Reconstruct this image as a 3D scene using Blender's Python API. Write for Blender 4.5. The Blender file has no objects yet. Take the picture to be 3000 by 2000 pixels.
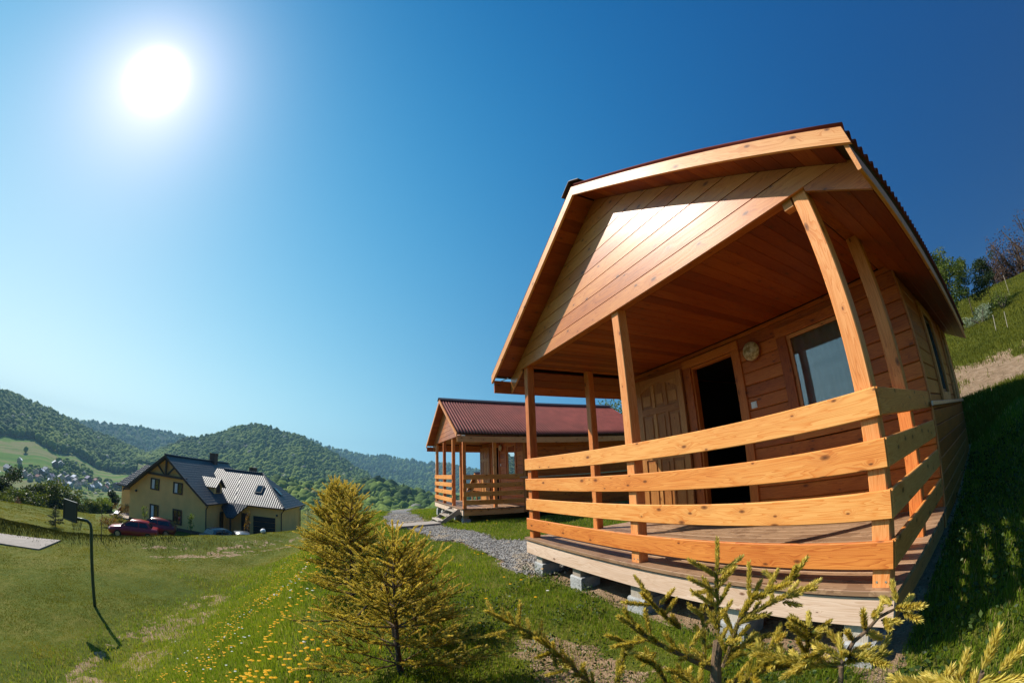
import bpy, math, random
import numpy as np
from mathutils import Vector, Matrix
random.seed(7); RNG = np.random.default_rng(7)
rad = math.radians
scene = bpy.context.scene
C = scene.collection

# ------------------------------------------------------------------ camera (fisheye lens), world, sun, exposure
cam = bpy.data.cameras.new('camera'); cam_o = bpy.data.objects.new('camera', cam); C.objects.link(cam_o)
CAM = Vector((4.549, -2.135, 0.796))
M = Matrix(((0.394651, 0.319995, 0.861309), (0.918315, -0.105964, -0.381404), (-0.030779, 0.941475, -0.335675)))
cam_o.matrix_world = Matrix.Translation(CAM) @ M.to_4x4()
cam.type = 'PANO'; cam.sensor_width = 36.0; cam.sensor_height = 36.0 * 682 / 1024; cam.sensor_fit = 'HORIZONTAL'
cam.clip_start = 0.02; cam.clip_end = 20000
cy = cam
cy.panorama_type = 'FISHEYE_LENS_POLYNOMIAL'; cy.fisheye_fov = rad(200)
cy.fisheye_polynomial_k0 = 0.0
cy.fisheye_polynomial_k1 = -0.07323180979790146
cy.fisheye_polynomial_k2 = -5.886144150314723e-06
cy.fisheye_polynomial_k3 = 1.5656997035466582e-05
cy.fisheye_polynomial_k4 = -2.005837663631349e-07
scene.camera = cam_o

SUN_AZ, SUN_EL = rad(-136.2), rad(42.2)          # azimuth from +Y towards +X
SUN = Vector((math.sin(SUN_AZ) * math.cos(SUN_EL), math.cos(SUN_AZ) * math.cos(SUN_EL), math.sin(SUN_EL)))
w = bpy.data.worlds.new('World'); scene.world = w; w.use_nodes = True
nt = w.node_tree; nt.nodes.clear()
out = nt.nodes.new('ShaderNodeOutputWorld'); bg = nt.nodes.new('ShaderNodeBackground')
sky = nt.nodes.new('ShaderNodeTexSky'); sky.sky_type = 'NISHITA'; sky.sun_disc = False
sky.sun_elevation = SUN_EL; sky.sun_rotation = SUN_AZ; sky.altitude = 400
sky.air_density = 1.0; sky.dust_density = 0.6; sky.ozone_density = 1.5
EXPO = 0.35
tc = nt.nodes.new('ShaderNodeTexCoord'); dot = nt.nodes.new('ShaderNodeVectorMath'); dot.operation = 'DOT_PRODUCT'
nrm = nt.nodes.new('ShaderNodeVectorMath'); nrm.operation = 'NORMALIZE'
nt.links.new(tc.outputs['Generated'], nrm.inputs[0]); nt.links.new(nrm.outputs[0], dot.inputs[0]); dot.inputs[1].default_value = SUN
def wmath(op, a, b=None, c=None):
    n = nt.nodes.new('ShaderNodeMath'); n.operation = op
    for i, v in enumerate((a, b, c)):
        if v is None: continue
        if isinstance(v, (int, float)): n.inputs[i].default_value = v
        else: nt.links.new(v, n.inputs[i])
    return n.outputs[0]
def wadd(*t):
    r = t[0]
    for q in t[1:]: r = wmath('ADD', r, q)
    return r
# deep polarised blue away from the sun, pale near it and near the horizon: the Nishita brightness graded per channel
ang = wmath('ARCCOSINE', wmath('MINIMUM', dot.outputs['Value'], .99999))
sxyz = nt.nodes.new('ShaderNodeSeparateXYZ'); nt.links.new(nrm.outputs[0], sxyz.inputs[0])
elv = wmath('ARCSINE', wmath('MAXIMUM', sxyz.outputs[2], 0.0))
srgb = nt.nodes.new('ShaderNodeSeparateColor'); nt.links.new(sky.outputs[0], srgb.inputs[0])
lum = wmath('LOGARITHM', wmath('MAXIMUM', wmath('MULTIPLY', wadd(srgb.outputs[0], srgb.outputs[1], srgb.outputs[2]), .1 / 3), .0005), math.e)
ang2 = wmath('MULTIPLY', ang, ang)
glow = wmath('MULTIPLY', wmath('EXPONENT', wmath('MULTIPLY', wmath('POWER', wmath('DIVIDE', ang, rad(2.0)), 2.0), -1.0)), 7.0)
glow = wmath('ADD', glow, wmath('MULTIPLY', wmath('EXPONENT', wmath('DIVIDE', ang, -rad(5.2))), 1.0))
hzn = wmath('MULTIPLY', wmath('EXPONENT', wmath('DIVIDE', elv, -rad(12.0))), wmath('EXPONENT', wmath('MULTIPLY', wmath('POWER', wmath('DIVIDE', ang, rad(66.0)), 4.0), -1.0)))
crgb = nt.nodes.new('ShaderNodeCombineColor')
for i, (c0, c1, c2, c3, c4) in enumerate(((.40, .98, -.36, -1.60, -1.42), (.18, .36, .14, -.84, -.68), (.28, .19, .16, -.50, -.44))):
    v = wadd(wmath('MULTIPLY', lum, c1), wmath('MULTIPLY', ang, c2), wmath('MULTIPLY', elv, c3), wmath('MULTIPLY', ang2, c4), c0)
    v = wmath('ADD', wmath('EXPONENT', v), wmath('ADD', wmath('MULTIPLY', glow, (1.3, 1.0, .95)[i]), wmath('MULTIPLY', hzn, (.62, .50, .14)[i])))
    nt.links.new(wmath('MULTIPLY', v, 10.0 / 2 ** EXPO), crgb.inputs[i])
nt.links.new(crgb.outputs[0], bg.inputs['Color']); bg.inputs['Strength'].default_value = 0.1
nt.links.new(bg.outputs[0], out.inputs['Surface'])

sl = bpy.data.lights.new('sun', 'SUN'); so = bpy.data.objects.new('sun', sl); C.objects.link(so)
sl.energy = 5.0; sl.angle = rad(0.5); sl.color = (1.0, 0.93, 0.82)
so.rotation_euler = SUN.to_track_quat('Z', 'Y').to_euler()
scene.view_settings.view_transform = 'Standard'; scene.view_settings.look = 'None'
scene.view_settings.exposure = EXPO; scene.view_settings.gamma = 1.0
scene.cycles.max_bounces = 6; scene.cycles.diffuse_bounces = 3; scene.cycles.glossy_bounces = 2
scene.cycles.transparent_max_bounces = 6; scene.cycles.volume_bounces = 0
scene.cycles.caustics_reflective = False; scene.cycles.caustics_refractive = False
scene.cycles.sample_clamp_indirect = 4.0

# ------------------------------------------------------------------ materials
def newmat(name):
    m = bpy.data.materials.new(name); m.use_nodes = True
    t = m.node_tree; b = t.nodes['Principled BSDF']
    return m, t, b
class N:                                   # tiny node helper
    def __init__(s, t): s.t = t
    def n(s, kind, **k):
        o = s.t.nodes.new(kind)
        for a, v in k.items(): setattr(o, a, v)
        return o
    def link(s, a, b): s.t.links.new(a, b)
    def math(s, op, a, b=None, c=None, clamp=False):
        o = s.t.nodes.new('ShaderNodeMath'); o.operation = op; o.use_clamp = clamp
        for i, v in enumerate((a, b, c)):
            if v is None: continue
            if isinstance(v, (int, float)): o.inputs[i].default_value = v
            else: s.t.links.new(v, o.inputs[i])
        return o.outputs[0]
    def attr(s, name): return s.n('ShaderNodeAttribute', attribute_name=name)
    def ramp(s, fac, stops, interp='LINEAR'):
        o = s.n('ShaderNodeValToRGB'); o.color_ramp.interpolation = interp
        e = o.color_ramp.elements
        while len(e) > 1: e.remove(e[-1])
        e[0].position = stops[0][0]; e[0].color = (*stops[0][1], 1) if len(stops[0][1]) == 3 else stops[0][1]
        for p, c in stops[1:]:
            k = e.new(p); k.color = (*c, 1)
        s.link(fac, o.inputs[0]); return o.outputs[0]
    def noise(s, vec, scale, detail=3, rough=.55, dist=0.0):
        o = s.n('ShaderNodeTexNoise'); o.inputs['Scale'].default_value = scale; o.inputs['Detail'].default_value = detail
        o.inputs['Roughness'].default_value = rough; o.inputs['Distortion'].default_value = dist
        if vec is not None: s.link(vec, o.inputs['Vector'])
        return o.outputs[0]
    def vscale(s, vec, xyz):
        o = s.n('ShaderNodeVectorMath', operation='MULTIPLY'); s.link(vec, o.inputs[0]); o.inputs[1].default_value = xyz
        return o.outputs[0]
    def mix(s, f, a, b, mode='MIX'):
        o = s.n('ShaderNodeMix', data_type='RGBA', blend_type=mode)
        for sock, v in ((o.inputs[0], f), (o.inputs[6], a), (o.inputs[7], b)):
            if isinstance(v, (int, float)): sock.default_value = v
            elif isinstance(v, tuple): sock.default_value = (*v, 1) if len(v) == 3 else v
            else: s.link(v, sock)
        return o.outputs[2]
    def bump(s, h, strength, dist, b):
        o = s.n('ShaderNodeBump'); o.inputs['Strength'].default_value = strength; o.inputs['Distance'].default_value = dist
        s.link(h, o.inputs['Height']); s.link(o.outputs[0], b.inputs['Normal'])

def wood(name, light, mid, dark, rough=.5, knot=(.12, .035, .01), knots=.45, coat=0.0, stain=0.0):
    """Sawn pine: 'gr' runs (along the board, across it, through it) in metres, offset per board; 'bv' is a number per board."""
    m, t, b = newmat(name); n = N(t)
    g = n.attr('gr').outputs['Vector']; bv = n.attr('bv').outputs['Fac']
    sep = n.n('ShaderNodeSeparateXYZ'); n.link(g, sep.inputs[0])
    # knots
    kv = n.n('ShaderNodeCombineXYZ'); n.link(n.math('MULTIPLY', sep.outputs[0], 4.2), kv.inputs[0])
    n.link(n.math('MULTIPLY', n.math('ADD', sep.outputs[1], sep.outputs[2]), 9.0), kv.inputs[1]); 
    vo = n.n('ShaderNodeTexVoronoi', feature='F1'); vo.voronoi_dimensions = '2D'; vo.inputs['Scale'].default_value = 1.0
    n.link(kv.outputs[0], vo.inputs['Vector'])
    csep = n.n('ShaderNodeSeparateColor'); n.link(vo.outputs['Color'], csep.inputs[0])
    gate = n.math('LESS_THAN', csep.outputs[0], knots)
    kd = n.math('DIVIDE', vo.outputs['Distance'], n.math('MULTIPLY_ADD', csep.outputs[1], .12, .035))
    kmask = n.math('MULTIPLY', gate, n.math('SUBTRACT', 1.0, kd, clamp=True), clamp=True)
    kring = n.math('MULTIPLY', gate, n.math('SUBTRACT', 1.0, n.math('MULTIPLY', kd, .28), clamp=True))
    # growth rings as long stripes bent round the knots
    cy_ = n.math('ADD', sep.outputs[1], n.math('MULTIPLY', kring, .035))
    cv = n.n('ShaderNodeCombineXYZ'); n.link(n.math('MULTIPLY', sep.outputs[0], .55), cv.inputs[0])
    n.link(n.math('MULTIPLY', cy_, 9.0), cv.inputs[1]); n.link(n.math('MULTIPLY', sep.outputs[2], 9.0), cv.inputs[2])
    big = n.noise(cv.outputs[0], 2.2, 2, .5, .4)
    rings = n.math('FRACT', n.math('MULTIPLY', big, 13.0))
    rings = n.math('POWER', rings, 2.2)
    fine = n.noise(n.vscale(g, (3.0, 160.0, 160.0)), 1.0, 2)
    broad = n.noise(n.vscale(g, (1.1, 5.0, 5.0)), 1.0, 2)
    f = n.math('ADD', n.math('MULTIPLY', rings, .42), n.math('MULTIPLY', fine, .26))
    f = n.math('ADD', f, n.math('MULTIPLY', broad, .75)); f = n.math('ADD', f, n.math('MULTIPLY_ADD', bv, .62, -.50))
    col = n.ramp(f, [(.05, light), (.42, mid), (.95, dark)])
    col = n.mix(n.math('MULTIPLY', kring, .35), col, dark)
    col = n.mix(n.math('POWER', kmask, .5), col, knot)
    if stain:
        st = n.noise(g, 2.3, 5, .7); col = n.mix(n.math('MULTIPLY', n.math('GREATER_THAN', st, .56), stain), col, dark)
    n.link(col, b.inputs['Base Color'])
    b.inputs['Roughness'].default_value = rough
    b.inputs['Specular IOR Level'].default_value = .3; b.inputs['Coat Weight'].default_value = coat; b.inputs['Coat Roughness'].default_value = .30
    n.bump(n.math('ADD', fine, n.math('MULTIPLY', rings, .5)), .22, .002, b)
    return m
def plain(name, col, rough=.6, metal=0.0, var=.15, scale=6.0, bump=0.0, spec=None):
    m, t, b = newmat(name); n = N(t)
    tcn = n.n('ShaderNodeTexCoord').outputs['Object']
    k = n.noise(tcn, scale, 4)
    d = tuple(c * (1 - var) for c in col); l = tuple(min(1, c * (1 + var)) for c in col)
    n.link(n.ramp(k, [(.3, d), (.7, l)]), b.inputs['Base Color'])
    b.inputs['Roughness'].default_value = rough; b.inputs['Metallic'].default_value = metal
    if spec is not None: b.inputs['Specular IOR Level'].default_value = spec
    if bump: n.bump(n.noise(tcn, scale * 4, 5), bump, .01, b)
    return m
def leaf(name, stops, rough=.55, trans=.35, spec=.3):
    """Foliage: colour from the per-leaf number 'cv', part of the light passes through."""
    m, t, b = newmat(name); n = N(t)
    cv = n.attr('cv').outputs['Fac']
    col = n.ramp(cv, stops); n.link(col, b.inputs['Base Color']); b.inputs['Roughness'].default_value = rough
    b.inputs['Specular IOR Level'].default_value = spec
    tr = n.n('ShaderNodeBsdfTranslucent'); n.link(n.mix(1.0, col, (1.25, 1.15, .7), 'MULTIPLY'), tr.inputs['Color'])
    mx = n.n('ShaderNodeMixShader'); mx.inputs[0].default_value = trans
    n.link(b.outputs[0], mx.inputs[1]); n.link(tr.outputs[0], mx.inputs[2])
    n.link(mx.outputs[0], t.nodes['Material Output'].inputs['Surface'])
    return m
def glass(name, tint=(.02, .025, .03), refl=.12, clear=True):
    m, t, b = newmat(name); n = N(t)
    gl = n.n('ShaderNodeBsdfGlossy'); gl.inputs['Roughness'].default_value = .01
    tr = n.n('ShaderNodeBsdfTransparent') if clear else n.n('ShaderNodeBsdfDiffuse')
    tr.inputs['Color'].default_value = (.85, .88, .9, 1) if clear else (*tint, 1)
    fr = n.n('ShaderNodeFresnel'); fr.inputs['IOR'].default_value = 1.9 if clear else 1.5
    mx = n.n('ShaderNodeMixShader'); n.link(n.math('ADD', fr.outputs[0], refl, clamp=True), mx.inputs[0])
    n.link(tr.outputs[0], mx.inputs[1]); n.link(gl.outputs[0], mx.inputs[2])
    n.link(mx.outputs[0], t.nodes['Material Output'].inputs['Surface'])
    return m
MT = {}
MT['rail'] = wood('pine_rails', (.86, .405, .115), (.75, .26, .052), (.48, .11, .018), .5, knots=.5, coat=.06)
MT['post'] = wood('pine_posts', (.84, .375, .13), (.71, .245, .06), (.45, .105, .02), .5, knots=.45, coat=.06)
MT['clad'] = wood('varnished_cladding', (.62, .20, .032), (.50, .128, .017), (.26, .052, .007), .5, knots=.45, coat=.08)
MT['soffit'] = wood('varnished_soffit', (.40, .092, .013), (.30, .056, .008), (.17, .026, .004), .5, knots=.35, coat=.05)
MT['trim'] = wood('pale_trim', (.80, .40, .16), (.68, .28, .09), (.46, .145, .04), .5, knots=.45, coat=.06)
MT['raw'] = wood('raw_pine', (.88, .72, .58), (.82, .62, .48), (.60, .40, .27), .75, knots=.3)
MT['deck'] = wood('worn_deck', (.46, .29, .17), (.34, .20, .11), (.17, .085, .045), .5, knots=.3, stain=.5)
MT['door'] = wood('door_wood', (.58, .28, .08), (.46, .19, .045), (.28, .09, .02), .45, knots=.15, coat=.12)
MT['grey_wood'] = wood('weathered_wood', (.55, .48, .40), (.42, .36, .29), (.26, .2, .15), .8, knots=.3)
MT['onduline'] = plain('corrugated_red_sheet', (.20, .045, .036), .7, 0, .22, 3.0, .15, .15)
MT['ridge'] = plain('ridge_sheet', (.035, .018, .018), .6, 0, .2, 5)
MT['concrete'] = plain('concrete_block', (.36, .36, .35), .95, 0, .25, 14, .9)
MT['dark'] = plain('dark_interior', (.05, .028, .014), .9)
MT['steel'] = plain('galvanised_steel', (.42, .44, .46), .4, .85, .12, 8)
MT['dark_metal'] = plain('dark_painted_metal', (.03, .035, .035), .45, .2, .1, 8)
MT['white_plastic'] = plain('white_plastic', (.80, .80, .78), .35, 0, .03)
MT['glass'] = glass('window_glass', refl=.02, clear=True)
MT['dark_glass'] = glass('dark_window_glass', (.01, .012, .014), .06, clear=False)
MT['lace'] = leaf('lace_curtain', [(0, (.60, .59, .56)), (1, (.88, .87, .84))], .8, .5)
MT['screw'] = plain('screw_heads', (.75, .74, .7), .3, .8, .1)

# ------------------------------------------------------------------ mesh builder
class MB:
    def __init__(s): s.v = []; s.f = []; s.gr = []; s.bv = []; s.mi = []
    def add(s, verts, faces, gr=None, bv=0.5, mi=0):
        o = len(s.v); s.v += [tuple(p) for p in verts]; s.f += [tuple(i + o for i in f) for f in faces]
        s.gr += gr if gr is not None else [tuple(p) for p in verts]
        s.bv += [bv] * len(verts); s.mi += [mi] * len(faces)
    def build(s, name, mats, parent=None, smooth=False):
        me = bpy.data.meshes.new(name); me.from_pydata(s.v, [], s.f)
        a = me.attributes.new('gr', 'FLOAT_VECTOR', 'POINT'); a.data.foreach_set('vector', np.array(s.gr, np.float32).ravel())
        a = me.attributes.new('bv', 'FLOAT', 'POINT'); a.data.foreach_set('value', np.array(s.bv, np.float32))
        if not isinstance(mats, (list, tuple)): mats = [mats]
        for m in mats: me.materials.append(MT[m] if isinstance(m, str) else m)
        if len(mats) > 1: me.polygons.foreach_set('material_index', np.array(s.mi, np.int32))
        if smooth: me.polygons.foreach_set('use_smooth', np.ones(len(me.polygons), bool))
        me.update(); o = bpy.data.objects.new(name, me); C.objects.link(o)
        if parent is not None: o.parent = parent
        return o
    # a board: start point, direction along, direction across, thickness direction, sizes, chamfer
    def board(s, p, L, W, T, l, w, t, ch=.004, mi=0, bv=None):
        p = Vector(p); L = Vector(L).normalized(); W = Vector(W).normalized(); T = Vector(T).normalized()
        ch = min(ch, w * .3, t * .3)
        prof = [(ch, 0), (w - ch, 0), (w, ch), (w, t - ch), (w - ch, t), (ch, t), (0, t - ch), (0, ch)]
        off = (random.uniform(0, 40), random.uniform(0, 40), random.uniform(0, 40))
        V = []; G = []
        for e in (0, l):
            for a, b in prof:
                V.append(p + L * e + W * a + T * b); G.append((off[0] + e, off[1] + a, off[2] + b))
        F = [(i, (i + 1) % 8, 8 + (i + 1) % 8, 8 + i) for i in range(8)] + [tuple(range(7, -1, -1)), tuple(range(8, 16))]
        if L.cross(W).dot(T) < 0: F = [f[::-1] for f in F]
        F = [f[::-1] for f in F]
        s.add(V, F, G, random.random() if bv is None else bv, mi)
    # a polygon (list of 3D points, ordered) pushed along vector d
    def prism(s, poly, d, along=(1, 0, 0), mi=0, bv=None):
        poly = [Vector(q) for q in poly]; d = Vector(d); n = len(poly); A = Vector(along).normalized()
        Wd = d.normalized().cross(A).normalized()
        off = (random.uniform(0, 40), random.uniform(0, 40), random.uniform(0, 40))
        V = poly + [q + d for q in poly]
        G = [(off[0] + q.dot(A), off[1] + q.dot(Wd), off[2] + q.dot(d.normalized())) for q in V]
        F = [(i, (i + 1) % n, n + (i + 1) % n, n + i) for i in range(n)] + [tuple(range(n - 1, -1, -1)), tuple(range(n, 2 * n))]
        nn = Vector((0, 0, 0))
        for i in range(n): nn += (poly[i] - poly[0]).cross(poly[(i + 1) % n] - poly[0])
        if nn.dot(d) < 0: F = [f[::-1] for f in F]
        s.add(V, F, G, random.random() if bv is None else bv, mi)
    def box(s, x0, x1, y0, y1, z0, z1, mi=0, along='x', bv=None, ch=.004):
        if along == 'x': s.board((x0, y0, z0), (1, 0, 0), (0, 0, 1), (0, 1, 0), x1 - x0, z1 - z0, y1 - y0, ch, mi, bv)
        elif along == 'y': s.board((x0, y0, z0), (0, 1, 0), (0, 0, 1), (1, 0, 0), y1 - y0, z1 - z0, x1 - x0, ch, mi, bv)
        else: s.board((x0, y0, z0), (0, 0, 1), (1, 0, 0), (0, 1, 0), z1 - z0, x1 - x0, y1 - y0, ch, mi, bv)
    def tube(s, pts, radii, seg=8, mi=0, bv=.5, cap=True):
        pts = [Vector(q) for q in pts]; n = len(pts); V = []; G = []; F = []; run = 0; off = random.uniform(0, 20)
        up = Vector((.13, .27, .95))
        for i, q in enumerate(pts):
            d = (pts[min(i + 1, n - 1)] - pts[max(i - 1, 0)]).normalized()
            a = d.cross(up); 
            if a.length < .05: a = d.cross(Vector((1, 0, 0)))
            a.normalize(); b = d.cross(a); r = radii[i] if isinstance(radii, (list, tuple)) else radii
            if i: run += (q - pts[i - 1]).length
            for k in range(seg):
                t = 2 * math.pi * k / seg; V.append(q + (a * math.cos(t) + b * math.sin(t)) * r); G.append((off + run, t * r, 0))
        for i in range(n - 1):
            for k in range(seg):
                k2 = (k + 1) % seg; F.append((i * seg + k, (i + 1) * seg + k, (i + 1) * seg + k2, i * seg + k2))
        if cap: F += [tuple(range(seg)), tuple((n - 1) * seg + k for k in range(seg - 1, -1, -1))]
        s.add(V, F, G, bv, mi)
    def ball(s, c, r, seg=12, rings=8, sc=(1, 1, 1), mi=0):
        V = [(c[0], c[1], c[2] + r * sc[2])]; F = []
        for i in range(1, rings):
            a = math.pi * i / rings
            for k in range(seg):
                t = 2 * math.pi * k / seg
                V.append((c[0] + r * sc[0] * math.sin(a) * math.cos(t), c[1] + r * sc[1] * math.sin(a) * math.sin(t), c[2] + r * sc[2] * math.cos(a)))
        V.append((c[0], c[1], c[2] - r * sc[2])); e = len(V) - 1
        for k in range(seg): F.append((0, 1 + k, 1 + (k + 1) % seg)); F.append((e, e - 1 - k, e - 1 - (k + 1) % seg))
        for i in range(rings - 2):
            for k in range(seg):
                k2 = (k + 1) % seg; F.append((1 + i * seg + k, 1 + (i + 1) * seg + k, 1 + (i + 1) * seg + k2, 1 + i * seg + k2))
        s.add(V, F, mi=mi)
    def cyl(s, p, axis, r, l, seg=20, mi=0):
        p = Vector(p); s.tube([p, p + Vector(axis).normalized() * l], [r, r], seg, mi)

def tag(o, label=None, cat=None, group=None, kind=None):
    if label: o['label'] = label
    if cat: o['category'] = cat
    if group: o['group'] = group
    if kind: o['kind'] = kind
    return o
def empty(name, loc=(0, 0, 0), rz=0.0):
    o = bpy.data.objects.new(name, None); C.objects.link(o); o.location = loc; o.rotation_euler = (0, 0, rz); o.empty_display_size = .2
    return o
def npmesh(name, V, faces_idx, sizes, mat, cv=None, parent=None, smooth=False, mats=None, mi=None):
    """fast mesh from numpy: V (n,3), faces_idx flat loop array, sizes per face"""
    me = bpy.data.meshes.new(name); me.vertices.add(len(V)); me.vertices.foreach_set('co', np.ascontiguousarray(V, np.float32).ravel())
    me.loops.add(len(faces_idx)); me.loops.foreach_set('vertex_index', np.ascontiguousarray(faces_idx, np.int32).ravel())
    me.polygons.add(len(sizes)); st = np.concatenate([[0], np.cumsum(sizes)[:-1]]).astype(np.int32)
    me.polygons.foreach_set('loop_start', st); me.polygons.foreach_set('loop_total', np.asarray(sizes, np.int32))
    if cv is not None:
        a = me.attributes.new('cv', 'FLOAT', 'POINT'); a.data.foreach_set('value', np.ascontiguousarray(cv, np.float32))
    for m in (mats or [mat]): me.materials.append(m)
    if mi is not None: me.polygons.foreach_set('material_index', np.asarray(mi, np.int32))
    if smooth: me.polygons.foreach_set('use_smooth', np.ones(len(sizes), bool))
    me.update(calc_edges=True); me.validate()
    o = bpy.data.objects.new(name, me); C.objects.link(o)
    if parent is not None: o.parent = parent
    return o
def sstep(a, b, x):
    t = np.clip((x - a) / (b - a), 0, 1); return t * t * (3 - 2 * t)
def vnoise(x, y, s=1.0, seed=0):
    """smooth value noise, 0..1"""
    x = np.asarray(x, float) * s + seed * 17.3; y = np.asarray(y, float) * s - seed * 9.1
    xi = np.floor(x); yi = np.floor(y); fx = x - xi; fy = y - yi; fx = fx * fx * (3 - 2 * fx); fy = fy * fy * (3 - 2 * fy)
    def h(a, b):
        q = np.sin(a * 127.1 + b * 311.7 + seed * 3.3) * 43758.5453; return q - np.floor(q)
    return (h(xi, yi) * (1 - fx) + h(xi + 1, yi) * fx) * (1 - fy) + (h(xi, yi + 1) * (1 - fx) + h(xi + 1, yi + 1) * fx) * fy
def fbm(x, y, s=1.0, seed=0, o=4):
    r = 0; a = .5
    for k in range(o): r = r + a * vnoise(x, y, s * 2 ** k, seed + k); a *= .5
    return r / (1 - .5 ** o)

# ------------------------------------------------------------------ the land
def bank_top(x): return -2.75 + .02 * np.clip(-x, 0, 40)
def bank_toe(x): return -9.6 + .105 * np.clip(-x, -3, 36)
def H(x, y):
    x = np.asarray(x, float); y = np.asarray(y, float)
    D = np.hypot(x - 4.55, y + 2.1)
    # terrace the cabins stand on
    z = -.42 - .008 * np.clip(x, 0, 4) + .02 * np.clip(x, -40, 0) + .13 * np.clip(y, 0, 8) * sstep(-3, 3, x) + .02 * np.clip(y, 0, 8)
    z = z + .06 * np.clip(y, -3, 0)
    # the hillside rising behind
    z = z + .325 * (8 * (np.logaddexp(0, (y - 9.5) / 1.2) * 1.2 / 8)) * sstep(-30, 2, x) * 1.0
    zt = .325 * 18.5 * sstep(-30, 2, x)
    z = np.where(y > 28, np.minimum(z, 1.0 + zt + .02 * (y - 28)), z)
    # terrace ends in the west
    west = -.28 * 6 * np.logaddexp(0, (-x - 25 - .5 * np.clip(y, 0, 30)) / 6)
    z = z + west
    # bank down to the lower lawn
    lawn = -4.5 + .03 * np.clip(-18 - y, -3, 4) * 0 - .5 * sstep(-14, -20, y) * sstep(-4, -14, x)
    n = .65 * x + .76 * y
    lawn = lawn + (-6.2 - lawn) * sstep(-24, -31, n)
    bx, by = x - (-16.6), y - (-20.0)                         # grassy berm
    al = bx * -.5 + by * .866; ac = bx * .866 + by * .5
    lawn = lawn + .25 * np.exp(-((n + 24.3) / 2.0) ** 2) * sstep(-30, -12, y) + 1.0 * np.exp(-(ac / 1.6) ** 2) * sstep(12, 3, np.abs(al + 7.0))
    az = np.arctan2(x - 4.55, y + 2.1)
    lawn = lawn - 7.0 * sstep(45, 60, D) * sstep(rad(-116), rad(-124), az)
    u = np.clip((bank_top(x) + .3 - y) / (bank_top(x) + .3 - bank_toe(x)), 0, 1); t = (1 - (1 - u) ** 1.9) * sstep(-.02, .12, u)
    z = z * (1 - t) + lawn * t
    # everything falls away into the valley
    far = sstep(50, 420, D); vz = -62.0
    z = np.where(x < 10, z * (1 - far) + vz * far, z)
    z = z + (fbm(x, y, .9, 3) - .5) * .10 * sstep(1.5, 5, D) + (fbm(x, y, .35, 13) - .5) * .22 * sstep(6, 12, D) + (fbm(x, y, .15, 5) - .5) * .5 * sstep(12, 40, D)
    # flat pads under the cabins, the house and its yard
    pad = sstep(1.2, .0, np.maximum(np.maximum(-.2 - x, x - 4.0), np.maximum(-.2 - y, y - 6.8)))
    z = z * (1 - pad) + np.minimum(z, -.37 + .06 * np.clip(y, 0, 7)) * pad
    pad = sstep(1.2, .0, np.maximum(np.maximum(-10.7 - x, x + 6.4), np.maximum(1.0 - y, y - 7.9)))
    z = z * (1 - pad) + np.minimum(z, -.55) * pad
    hx, hy = x + 38, y + 19
    pad = sstep(14, 8, np.hypot(hx, hy)); z = z * (1 - pad) - 6.2 * pad
    return z
def grid_axis(lo, hi, dense_lo, dense_hi, h, g=1.07):
    a = list(np.arange(dense_lo, dense_hi + 1e-6, h)); s = h
    while a[-1] < hi: s *= g; a.append(a[-1] + s)
    s = h
    while a[0] > lo: s *= g; a.insert(0, a[0] - s)
    return np.array(a)
gx = grid_axis(-2700, 130, -15, 12, .13, 1.055); gy = grid_axis(-2400, 1300, -12, 11, .13, 1.055)
GX, GY = np.meshgrid(gx, gy); GZ = H(GX, GY)
nx, ny = len(gx), len(gy)
V = np.stack([GX.ravel(), GY.ravel(), GZ.ravel()], 1)
ii = np.arange(nx - 1)[None, :] + nx * np.arange(ny - 1)[:, None]
F = np.stack([ii, ii + 1, ii + 1 + nx, ii + nx], -1).reshape(-1, 4)
def path_mask(x, y):
    # gravel path: from the first cabin's corner west past the second cabin
    c = np.interp(x, [-33, -24, -17, -12.5, -7.5, -5, -3, -1, .6], [2.6, 1.8, .55, -.1, -.35, .0, .28, .58, .7]); hw = .47 + .08 * sstep(-3, 0, x)
    wob = (vnoise(x, y, 1.3, 9) - .5) * .45
    return sstep(hw + .22, hw - .05, np.abs(y - c + wob)) * sstep(.55, .15, x) * sstep(-34, -28, x)
def soil_mask(x, y):
    nz = fbm(x, y, 1.1, 21)
    s = .7 * sstep(.59, .72, nz) * sstep(-1.9, -1.2, y) * sstep(.2, .0, y) * sstep(.3, .9, x) * sstep(4.6, 4.2, x)   # worn turf by the deck
    s = np.maximum(s, sstep(.60, .74, nz) * .5 * sstep(-3.0, -2.0, y) * sstep(.3, -.4, y) * sstep(.5, 2, x) * sstep(4.6, 4.2, x))
    sand = sstep(7.6, 9.3, y) * sstep(15.5, 11.5, y + (fbm(x, y, .35, 2) - .5) * 7) * sstep(2.5, 4, x) * sstep(.30, .52, fbm(x, y, .8, 8) + .15)
    return s, sand
def track_mask(x, y):
    # mown / worn track along the toe of the bank and the scraped patch near the crest of the lawn
    c = bank_toe(x) + 1.3; m = .85 * sstep(1.7, .2, np.abs(y - c + (vnoise(x, y, .5, 4) - .5) * .9)) * sstep(.36, .6, fbm(x, y, 1.5, 6)) * sstep(3, -1, x) * sstep(-13, -10, x)
    n = .65 * x + .76 * y; along = -.76 * x + .65 * y
    m2 = .75 * sstep(4.2, .8, np.abs(n + 20.6 + (vnoise(along, n, .3, 5) - .5) * 2)) * sstep(0, 7, along) * sstep(28, 20, along) * sstep(.40, .66, fbm(along * .22, n * 1.5, 1.0, 7) * .6 + fbm(x, y, 3.0, 8) * .4)
    return np.maximum(m, m2)
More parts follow.
